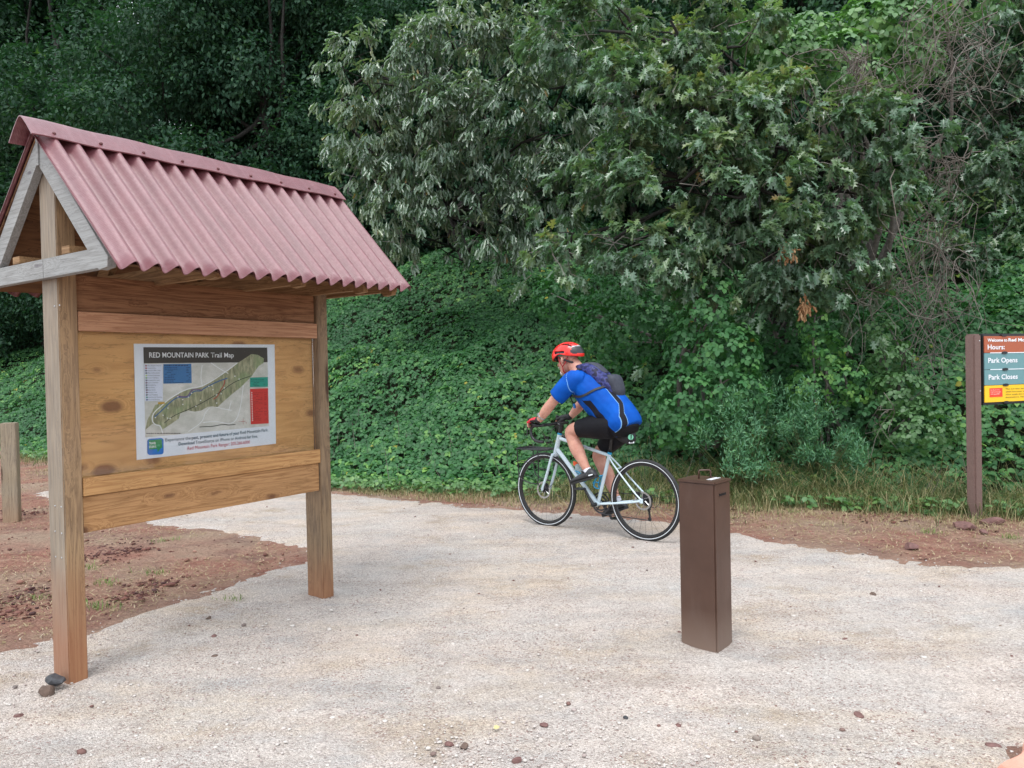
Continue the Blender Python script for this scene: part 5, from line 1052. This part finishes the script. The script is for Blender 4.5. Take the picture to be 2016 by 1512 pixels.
def ell(mb, c, r_, n=16, rot=None):
    P_ = []; 
    prof = [(math.sin(a), -math.cos(a)) for a in np.linspace(.02, math.pi-.02, n//2+3)]
    rings = [[(q*math.cos(b), q*math.sin(b), h) for b in np.linspace(0, 2*math.pi, n+1)[:-1]] for q, h in prof]
    R_ = rot if rot is not None else np.eye(3)
    return mb.loft([[np.array(c)+R_@(np.array(p_)*np.array(r_)) for p_ in rg] for rg in rings])
TOR = [(.235, 0, .92), (.235, 0, .99), (.295, 0, 1.09), (.395, 0, 1.175), (.50, 0, 1.265), (.585, 0, 1.345), (.635, 0, 1.415), (.665, 0, 1.455)]
TL = [.13, .172, .166, .172, .185, .185, .135, .07]; TS = [.10, .135, .150, .160, .152, .125, .09, .065]
LEG = {1: [(.255, .088, .975), (.42, .10, .968), (.60, .108, .945), (.685, .11, .912), (.668, .11, .84), (.625, .11, .755), (.563, .11, .65), (.518, .11, .572), (.50, .112, .54)],
       -1: [(.255, -.088, .965), (.36, -.10, .87), (.48, -.108, .76), (.545, -.11, .690), (.520, -.11, .62), (.46, -.11, .53), (.405, -.11, .40), (.362, -.11, .305), (.345, -.112, .26)]}
LR = [.098, .088, .066, .060, .054, .058, .042, .034, .036]; LS = [.105, .098, .070, .062, .060, .064, .045, .037, .040]
ARM = {s: [(.600, s*.165, 1.385), (.655, s*.212, 1.325), (.73, s*.235, 1.245), (.79, s*.245, 1.185), (.865, s*.243, 1.11), (.94, s*.235, 1.035), (.965, s*.228, 1.018)] for s in (1, -1)}
AR = [.066, .058, .050, .045, .046, .032, .029]
body = MB()
sloft(body, TOR, [q*.93 for q in TL], [q*.93 for q in TS])
for s in (1, -1):
    sloft(body, LEG[s], LR, LS, 4); sloft(body, ARM[s], AR, [q*1.03 for q in AR], 4)
    # foot
    an = np.array(LEG[s][-1]); 
# neck, head, face
sloft(body, [(.625, 0, 1.40), (.668, 0, 1.455), (.715, 0, 1.508), (.758, 0, 1.548)], [.08, .064, .060, .058], [.085, .066, .064, .06])
HC = np.array([.792, 0, 1.562])
tilt = math.radians(8); RT = np.array([[math.cos(tilt), 0, math.sin(tilt)], [0, 1, 0], [-math.sin(tilt), 0, math.cos(tilt)]])
H = lambda x, y, z: HC+RT@np.array([x, y, z])
ell(body, H(0, 0, .03), (.098, .077, .093), 22, RT); ell(body, H(.022, 0, -.035), (.072, .064, .078), 20, RT); ell(body, H(.052, 0, -.088), (.042, .043, .036), 16, RT)
ell(body, H(.070, 0, .022), (.026, .058, .018), 14, RT)
sloft(body, [H(.090, 0, .012), H(.101, 0, -.012), H(.112, 0, -.033), H(.100, 0, -.045)], [.008, .010, .016, .010], [.008, .011, .013, .008])
ell(body, H(.087, 0, -.066), (.017, .026, .009), 12, RT); ell(body, H(.084, 0, -.078), (.016, .022, .008), 12, RT)
for s in (1, -1): ell(body, H(.058, s*.036, -.025), (.028, .024, .026), 12, RT)
for s in (1, -1):
    rings = []
    sloft(body, [H(.0, s*.070, .012), H(-.004, s*.084, .016), H(-.006, s*.090, .0), H(.0, s*.085, -.022), H(.006, s*.074, -.032)], [.010, .012, .011, .009, .007], [.012, .017, .020, .012, .006], latv=(1, 0, 0))
# hands on the hoods: palm, four unequal fingers, thumb
HAND = {}
for s in (1, -1):
    wr = np.array([.965, s*.228, 1.018]); kn = np.array([1.052, s*.214, 1.010]); sloft(body, [wr-(.01, 0, -.004), (wr+kn)/2+(0, 0, .006), kn], [.026, .038, .041], [.021, .019, .015], p=.85)
    for k, (off, ln_) in enumerate(((-.030, .92), (-.010, 1.02), (.011, .97), (.031, .78))):
        yb = kn[1]+s*off; f0 = np.array([kn[0]-.006, yb, kn[2]]); f1 = f0+np.array([.034*ln_, s*.002, -.012]); f2 = f1+np.array([.014*ln_, s*.003, -.032*ln_]); f3 = f2+np.array([-.012*ln_, s*.001, -.026*ln_])
        if k == 0: f2 = f1+np.array([.022, s*.012, -.030]); f3 = f2+np.array([.004, s*.004, -.028])
        eloft(body, interp([f0, f1, f2, f3], [[0]]*4, 3)[0], list(np.linspace(.0098, .0075, 10)), list(np.linspace(.0098, .0075, 10)), 10)
    th = [wr+(.025, -s*.022, -.006), np.array([1.020, s*.180, .990]), np.array([1.052, s*.181, .972]), np.array([1.072, s*.190, .958])]
    eloft(body, interp(th, [[0]]*4, 3)[0], list(np.linspace(.015, .0085, 10)), list(np.linspace(.015, .0085, 10)), 10); HAND[s] = (wr, kn)
t = NT('skin'); n_ = t.noise(14, 5); n2 = t.noise(120, 3); c = t.mix(t.rng(n_, .35, .7), (.60, .32, .24), (.47, .20, .15)); c = t.mix(t.rng(n2, .4, .7, 0, .25), c, (.66, .40, .31))
m_skin = t.bsdf(c, .5, t.bump(n2, .15, .001), **{'Subsurface Weight': .12, 'Subsurface Radius': (.01, .004, .002), 'Specular IOR Level': .4})
me = remeshed(body, .0062, 5); me.name = 'body'; link('body', me, m_skin, rider)
# jersey
def dseg(Q_, poly_):
    d = np.full(len(Q_), 9.)
    for a, b in zip(poly_[:-1], poly_[1:]):
        e_ = b-a; tt = np.clip(((Q_-a)@e_)/(e_@e_), 0, 1); d = np.minimum(d, np.linalg.norm(Q_-a-tt[:, None]*e_, axis=1))
    return d
j = MB(); JT = [(.155, 0, .945), (.195, 0, .995)]+TOR[2:7]+[(.655, 0, 1.44)]
sloft(j, JT, [.155, .184, .180, .188, .200, .196, .140, .088], [.125, .150, .170, .180, .166, .138, .102, .080])
for s in (1, -1): sloft(j, [(.56, s*.13, 1.37), (.600, s*.172, 1.385), (.655, s*.212, 1.325), (.71, s*.232, 1.262), (.745, s*.240, 1.228)], [.075, .082, .080, .076, .074], [.085, .088, .086, .083, .082])
me = remeshed(j, .0075, 5); v = np.empty(len(me.vertices)*3); me.vertices.foreach_get('co', v); v = v.reshape(-1, 3)
fold = Wob(71, 26)(v*np.array([1, .35, 1])); fold2 = Wob(72, 60)(v*np.array([.6, .3, 1])); nv = np.empty(len(v)*3); me.vertices.foreach_get('normal', nv); nv = nv.reshape(-1, 3)
wst = np.clip(1-np.abs(v[:, 0]-.36)/.25, .15, 1); v2 = v+nv*(fold*.0066+fold2*.0024)[:, None]*wst[:, None]; me.vertices.foreach_set('co', v2.ravel())
xz = v[:, [0, 2]]; sp = np.array([B(625, 455, .18)[[0, 2]], B(690, 520, .18)[[0, 2]], B(735, 575, .18)[[0, 2]], B(742, 650, .18)[[0, 2]]])
bs = np.array([B(840, 470, .13)[[0, 2]], B(880, 550, .13)[[0, 2]], B(902, 620, .13)[[0, 2]], B(905, 680, .13)[[0, 2]]])
pc = .73*(v[:, 0]-.24)-.68*(v[:, 2]-.98); ac = .68*(v[:, 0]-.24)+.73*(v[:, 2]-.98)
d1 = np.where(np.abs(v[:, 1]) > .07, (.032+.014*np.clip(.14-ac, 0, .14)/.14)-np.abs(pc-.010-.03*np.clip(.1-ac, 0, .1)/.1), -.02); d1 = np.minimum(d1, .40-ac)
d2 = np.where((pc < .0) & (ac < .36), .021-np.abs(np.abs(v[:, 1])-.082-.05*np.clip(.1-ac, 0, .1)/.1), -.02)
arm = (np.abs(v[:, 1]) > .19) & (v[:, 2] > 1.2)
at_ = me.attributes.new('panel', 'FLOAT', 'POINT'); at_.data.foreach_set('value', np.clip(np.where(arm, -.02, np.maximum(d1, d2))*40+.5, 0, 1).astype(np.float32))
dp = np.minimum(np.abs(d2), dseg(xz, np.array([(.635, 1.445), (.60, 1.36), (.585, 1.27), (.60, 1.225)]))*np.where(np.abs(v[:, 1]) > .1, 1, 9)+0)
at_ = me.attributes.new('piping', 'FLOAT', 'POINT'); at_.data.foreach_set('value', dp.astype(np.float32))
t = NT('blue_jersey'); pa = t.n('ShaderNodeAttribute', attribute_name='panel').outputs['Fac']; pi_ = t.n('ShaderNodeAttribute', attribute_name='piping').outputs['Fac']; n_ = t.noise(9, 4)
c = t.mix(t.rng(n_, .35, .7), (.0015, .062, .34), (.002, .088, .44)); c = t.mix(t.rng(pa, .46, .54), c, (.012, .012, .018)); c = t.mix(t.rng(pi_, .0018, .0035, .7, 0), c, (.25, .50, .80))
me.name = 'jersey'
from mathutils.bvhtree import BVHTree
JB = BVHTree.FromPolygons([tuple(p_) for p_ in v2], [tuple(p_.vertices) for p_ in me.polygons])
link('jersey', me, t.bsdf(c, .62, t.bump(t.noise(300, 2), .2, .0006), **{'Specular IOR Level': .12}), rider)
# shorts
sh_ = MB(); sloft(sh_, [(.225, 0, .885), (.225, 0, .93), (.225, 0, .985), (.30, 0, 1.07), (.36, 0, 1.13)], [.10, .155, .180, .172, .16], [.10, .128, .146, .150, .14])
for s in (1, -1):
    P_ = LEG[s][:3]; q = np.array(P_[1])*.25+np.array(P_[2])*.75; sloft(sh_, [P_[0], P_[1], q+(-.03*0, 0, 0), np.array(P_[2])*.92+np.array(LEG[s][3])*.08], [.106, .100, .084, .080], [.114, .110, .088, .082])
me = remeshed(sh_, .0075, 5); me.name = 'shorts'; shorts = link('shorts', me, plain('black_lycra', (.006, .006, .009), .6, .3, 40, .2, spec=.2), rider)
q0 = B(600, 652, .20); q1 = B(640, 645, .20)
# socks and shoes
m_sock = plain('white_sock', (.66, .67, .74), .85, .1, 60, .3); m_shoe = plain('black_shoe', (.030, .031, .036), .5, .2, 30, .3); m_sole = plain('black_sole', (.012, .012, .013), .6)
for s in (1, -1):
    a = np.array(LEG[s][7]); b = np.array(LEG[s][8]); mb = MB(); sloft(mb, [a+(a-b)*.45, a, b], [.037, .0385, .041], [.040, .041, .045]); mb.build('sock', m_sock, rider, smooth=True)
    if s == 1: hl, to = np.array([.415, .114, .535]), np.array([.690, .118, .452])
    else: hl, to = np.array([.262, -.116, .245]), np.array([.520, -.12, .140])
    f_ = nz(to-hl); u_ = nz(np.cross(f_, (0, 1, 0))); u_ = u_ if u_[2] > 0 else -u_; L = np.linalg.norm(to-hl); rings = []
    for q, hw, hh_ in ((-.01, .020, .020), (.03, .033, .058), (.12, .037, .078), (.25, .038, .086), (.36, .038, .080), (.50, .042, .062), (.68, .049, .048), (.82, .050, .040), (.93, .041, .032), (1.0, .022, .018)):
        c = hl+f_*L*q; rg = []
        for a_ in np.linspace(0, 2*math.pi, 25)[:-1]:
            ca, sa = math.cos(a_), math.sin(a_); rg.append(c+np.array([0, 1, 0])*hw*np.sign(ca)*abs(ca)**.8*(1 if sa < 0 else 1-.25*abs(sa))+u_*(hh_*.5+hh_*.5*np.sign(sa)*abs(sa)**.8))
        rings.append(rg)
    shoe = MB().loft(rings).build('shoe', m_shoe, rider, smooth=True)
    mb = MB(); rings = []
    for q, hw in ((-.02, .018), (.04, .031), (.25, .034), (.45, .034), (.70, .048), (.86, .046), (.97, .03), (1.01, .014)):
        c = hl+f_*L*q-u_*.006; rings.append([c+np.array([0, hw*ca, 0])+u_*.009*sa for ca, sa in ((1, -1), (1, 1), (-1, 1), (-1, -1))])
    mb.loft(rings).build('sole', m_sole, shoe, smooth=False)
    MB().box(hl+f_*L*.13+np.array([0, s*.037, 0])+u_*.022, (.045, .003, .010), f_, (0, 1, 0), u_).build('heel_flash', m_refl, shoe)
    MB().lathe(hl+f_*L*.40+np.array([0, s*.036, 0])+u_*.068, (0, s, .4), [(.011, -.004), (.011, .006), (.001, .007)], 14).build('dial', m_gloss, shoe, auto=40)
# gloves
m_red = plain('red_glove', (.62, .025, .045), .6, .15, 60, .3); m_gl = plain('black_glove', (.014, .014, .016), .7, .25, 60, .4)
for s in (1, -1):
    wr, kn = HAND[s]; mb = MB(); sloft(mb, [wr-(.028, 0, -.018), wr, (wr+kn)/2+(0, 0, .006), kn+(.004, 0, 0)], [.034, .034, .044, .047], [.030, .029, .025, .021], p=.85)
    for k, off in enumerate((-.030, -.010, .011, .031)):
        f0 = np.array([kn[0]-.008, kn[1]+s*off, kn[2]]); f1 = f0+np.array([.036, s*.002, -.013]); eloft(mb, [f0, (f0+f1)/2+(0, 0, .001), f1, f1+(.004, 0, -.010)], [.0125]*4, [.0125, .0125, .012, .0115], 10)
    eloft(mb, interp([wr+(.02, -s*.02, -.004), np.array([1.018, s*.181, .991]), np.array([1.046, s*.180, .975])], [[0]]*3, 3)[0], [.019]*4+[.013]*3, [.019]*4+[.013]*3, 10)
    me = remeshed(mb, .004, 4); me.name = 'glove'; g_ = link('glove', me, [m_gl, m_red] if s == 1 else m_gl, rider)
    if s == 1:
        cz = np.array([np.array([(p_.center.x > .985) and p_.normal.z > .05 or p_.center.x > 1.045 for p_ in me.polygons])]).ravel().astype(np.int32); me.polygons.foreach_set('material_index', cz); g_['label'] = 'red backed glove with black cuff'
wc = np.array(ARM[1][5])*.75+np.array(ARM[1][4])*.25; wa = nz(np.array(ARM[1][5])-np.array(ARM[1][4]))
wt = MB().lathe(wc, wa, [(.0375, -.010), (.0395, -.006), (.0395, .006), (.0375, .010)], 20, closed=True).build('wrist_watch', m_steel, rider, smooth=True)
wn = nz(np.array([.3, .7, .65])); wn = nz(wn-wa*(wn@wa)); MB().lathe(wc+wn*.037, wn, [(.017, 0), (.017, .009), (.015, .011), (.001, .011)], 18).build('watch_face', m_steel, wt, auto=40)
# helmet
HX = np.array([.148, .104, .113]); HO = H(-.002, 0, .040); nu, nv_ = 64, 30; V = []; vid = {}
m_hred = plain('red_helmet', (.78, .028, .022), .28, .08, 10, .02); m_hblk = plain('helmet_black', (.02, .02, .024), .45); m_hgry = plain('helmet_grey', (.38, .41, .43), .35)
tl = math.radians(7); RH = np.array([[math.cos(tl), 0, math.sin(tl)], [0, 1, 0], [-math.sin(tl), 0, math.cos(tl)]])
def hs(th, ph, k):   # th from top, ph around (0 front)
    x = math.sin(th)*math.cos(ph); y = math.sin(th)*math.sin(ph); z = math.cos(th); ext = 1+.10*max(0, -x)**2
    return HO+RH@(np.array([x*ext, y, z])*HX*k)
thm = lambda ph: math.radians(100+6*math.cos(2*ph)-10*math.exp(-((abs(math.atan2(math.sin(ph), math.cos(ph)))-1.45)/.35)**2))
def shell(k, test, name, mats, th_=.010, mi=None):
    P_ = []; F_ = []; mt = []
    for i in range(nv_+1):
        for jx in range(nu): ph = 2*math.pi*jx/nu; P_.append(hs(max(.01, thm(ph)*i/nv_), ph, k))
    for i in range(nv_):
        for jx in range(nu):
            ph = 2*math.pi*(jx+.5)/nu; th = thm(ph)*(i+.5)/nv_
            if test(th, ph): F_.append((i*nu+jx, i*nu+(jx+1) % nu, (i+1)*nu+(jx+1) % nu, (i+1)*nu+jx)); mt.append(mi(th, ph) if mi else 0)
    me = mkmesh(name, P_, F_, True); o = link(name, me, mats, rider); me.polygons.foreach_set('material_index', np.array(mt, np.int32))
    s_ = o.modifiers.new('s', 'SOLIDIFY'); s_.thickness = th_; s_.offset = -1; sb_ = o.modifiers.new('b', 'SUBSURF'); sb_.levels = 1; sb_.render_levels = 1; return o
def vent(th, ph):
    x = math.sin(th)*math.cos(ph); y = math.sin(th)*math.sin(ph); z = math.cos(th)
    for (yc, x0, x1, w_) in ((.0, -.55, .80, .07), (.30, .22, .82, .07), (.30, -.60, .08, .065), (.58, .28, .74, .075), (.55, -.62, .14, .065)):
        if z > .12 and x0 < x < x1 and abs(abs(y)-yc-(x-x0)*(-.06)) < w_*math.sqrt(max(0, 1-((x-(x0+x1)/2)/((x1-x0)/2))**2))*1.4: return True
    if .05 < z < .45 and abs(y) > .5 and -.25 < x < .5 and abs(z-.24-.12*x) < .085: return True
    return False
hel = shell(1., lambda th, ph: not vent(th, ph), 'helmet', [m_hred, m_hblk, m_hgry], .012, lambda th, ph: (2 if (math.sin(th)*math.cos(ph) < -.45 and .50 < math.cos(th) < .58) else 1 if (math.sin(th)*math.cos(ph) < -.62-.25*abs(math.cos(th)-.25) and -.02 < math.cos(th) <= .50) else 0))
o = shell(.90, lambda th, ph: True, 'helmet_liner', [m_hblk], .006); o.parent = hel
mb = MB(); mb.tube(subsurf([H(-.02, .082, -.0), H(-.07, .066, -.028), H(-.098, .03, -.045), H(-.102, 0, -.048), H(-.098, -.03, -.045), H(-.07, -.066, -.028), H(-.02, -.082, 0)], 2), .010, 8); mb.build('retention_cradle', m_hblk, hel, smooth=True)
m_str = plain('red_strap', (.42, .012, .025), .6)
for s in (1, -1):
    mb = MB(); jn = H(.018, s*.074, -.058)
    mb.tube([H(.045, s*.080, .045), H(.034, s*.084, -.01), jn], .0048, 6); mb.tube([H(-.055, s*.076, .02), H(-.022, s*.080, -.035), jn], .0048, 6); mb.tube([jn, H(.022, s*.060, -.10), H(.026, s*.02, -.128), H(.026, 0, -.130)], .0052, 6); mb.build('chin_strap', m_str, hel, smooth=True)
    MB().tube(subsurf([H(.06, s*.077, .050), H(.02, s*.083, .046), H(-.03, s*.082, .046)], 2), .010, 8).build('green_headband', plain('green_band', (.02, .22, .17), .7), rider, smooth=True)
# sunglasses, moustache and goatee
mb = MB(); Pn = [H(.052+.050*math.cos(a), .078*math.sin(a), .014) for a in np.linspace(-1.25, 1.25, 15)]
mb.loft([[p_+RT@np.array([0, 0, dz])*1.+nz(np.array([p_[0]-H(.03, 0, 0)[0], p_[1], 0]))*dx for dx, dz in ((.008, .019), (.012, 0), (.008, -.018), (.004, 0))] for p_ in Pn]); sg_ = mb.build('sunglasses', plain('sunglass_lens', (.01, .01, .012), .12), rider, smooth=True)
for s in (1, -1): MB().tube([H(.062, s*.078, .02), H(.02, s*.083, .018), H(-.01, s*.084, .008)], .0032, 6).build('temple_arm', m_gloss, sg_, smooth=True)
m_wh = plain('white_whiskers', (.66, .62, .58), .9, .1, 200, .8)
mb = MB(); sloft(mb, [H(.094, -.026, -.058), H(.104, 0, -.052), H(.094, .026, -.058)], [.006, .009, .006], [.006, .007, .006], latv=(0, 0, 1)); ell(mb, H(.078, 0, -.108), (.022, .030, .026), 14, RT); mb.build('beard', m_wh, rider, smooth=True)
# ------------------------------------------------------------------ hydration pack
pack = empty('backpack', 'slim navy and grey hydration backpack worn on the back of the cyclist', 'backpack', BM)
def pk(lst, name, mat, m=3, dx=0., p=.75):
    mb = MB(); rings = []; C_ = []
    A = [B(*a)[[0, 2]] for a, b, h in lst]; Bq = [B(*b)[[0, 2]] for a, b, h in lst]; W_ = [h for a, b, h in lst]
    P_, V = interp([np.r_[a, b] for a, b in zip(A, Bq)], [[h] for h in W_], m)
    for q, h in zip(P_, V):
        a, b = q[:2], q[2:]; c = (a+b)/2; r_ = (a-b)/2
        rings.append([(c[0]+r_[0]*np.sign(math.sin(t_))*abs(math.sin(t_))**p, h[0]*np.sign(math.cos(t_))*abs(math.cos(t_))**p, c[1]+r_[1]*np.sign(math.sin(t_))*abs(math.sin(t_))**p) for t_ in np.linspace(0, 2*math.pi, 25)[:-1]])
    return mb.loft(rings).build(name, mat, pack, smooth=True)
t = NT('navy_nylon'); n_ = t.noise(16, 4, .6); c = t.ramp(n_, [(.42, (.012, .015, .06)), (.5, (.03, .035, .15)), (.56, (.06, .068, .20)), (.60, (.015, .015, .04))]); m_navy = t.bsdf(c, .5, t.bump(t.noise(90, 4), .5, .002), **{'Specular IOR Level': .2})
m_pgrey = plain('pack_grey', (.045, .05, .068), .6, .2, 40, .4, spec=.25)
pk([((592, 262), (585, 285), .05), ((650, 252), (625, 310), .085), ((712, 262), (680, 350), .10), ((775, 318), (735, 410), .11), ((815, 345), (775, 440), .112), ((850, 440), (800, 455), .09), ((858, 470), (830, 466), .05)], 'pack_body', m_navy)
pk([((790, 325), (780, 350), .05), ((838, 328), (800, 390), .085), ((864, 378), (806, 425), .08), ((876, 430), (820, 452), .075), ((872, 468), (832, 470), .05)], 'lower_pocket', m_pgrey)
pk([((640, 247), (640, 262), .03), ((700, 249), (690, 275), .055), ((755, 290), (740, 310), .05), ((775, 312), (765, 325), .03)], 'upper_pocket', m_pgrey)
m_web = plain('black_webbing', (.02, .02, .022), .7)
for s in (1, -1):
    mb = MB(); pts = subsurf([(.585, s*.085, 1.500), (.66, s*.105, 1.475), (.705, s*.125, 1.41), (.715, s*.14, 1.33), (.66, s*.175, 1.245), (.58, s*.205, 1.225), (.47, s*.200, 1.240), (.36, s*.15, 1.30), (.31, s*.08, 1.32)], 3)
    rings = []
    pts = [np.array(JB.find_nearest(Vector(q))[0])+np.array(JB.find_nearest(Vector(q))[1])*.008 for q in pts]
    for _ in range(3): pts = [pts[0]]+[(a+2*b+c_)/4 for a, b, c_ in zip(pts[:-2], pts[1:-1], pts[2:])]+[pts[-1]]
    for i, q in enumerate(pts):
        tg = nz(pts[min(i+1, len(pts)-1)]-pts[max(i-1, 0)]); nn = np.array(JB.find_nearest(Vector(q))[1]); nn = nz(nn-tg*(nn@tg)); sd_ = np.cross(tg, nn); w_ = .022 if i < len(pts)*.45 else .010
        rings.append([q+nn*.004+sd_*w_, q+nn*.004-sd_*w_, q-nn*.004-sd_*w_, q-nn*.004+sd_*w_])
    mb.loft(rings).build('shoulder_strap', m_web, pack)
MB().tube(subsurf([(.70, .10, 1.40), (.74, .09, 1.30), (.72, .06, 1.20), (.70, .05, 1.16)], 3), .005, 7).build('drinking_tube', m_web, pack, smooth=True)
MB().lathe((.69, .05, 1.135), (.2, 0, 1), [(.004, -.015), (.012, -.01), (.012, .02), (.006, .03)], 12).build('bite_valve', plain('blue_valve', (.02, .25, .75), .35), pack, smooth=True)
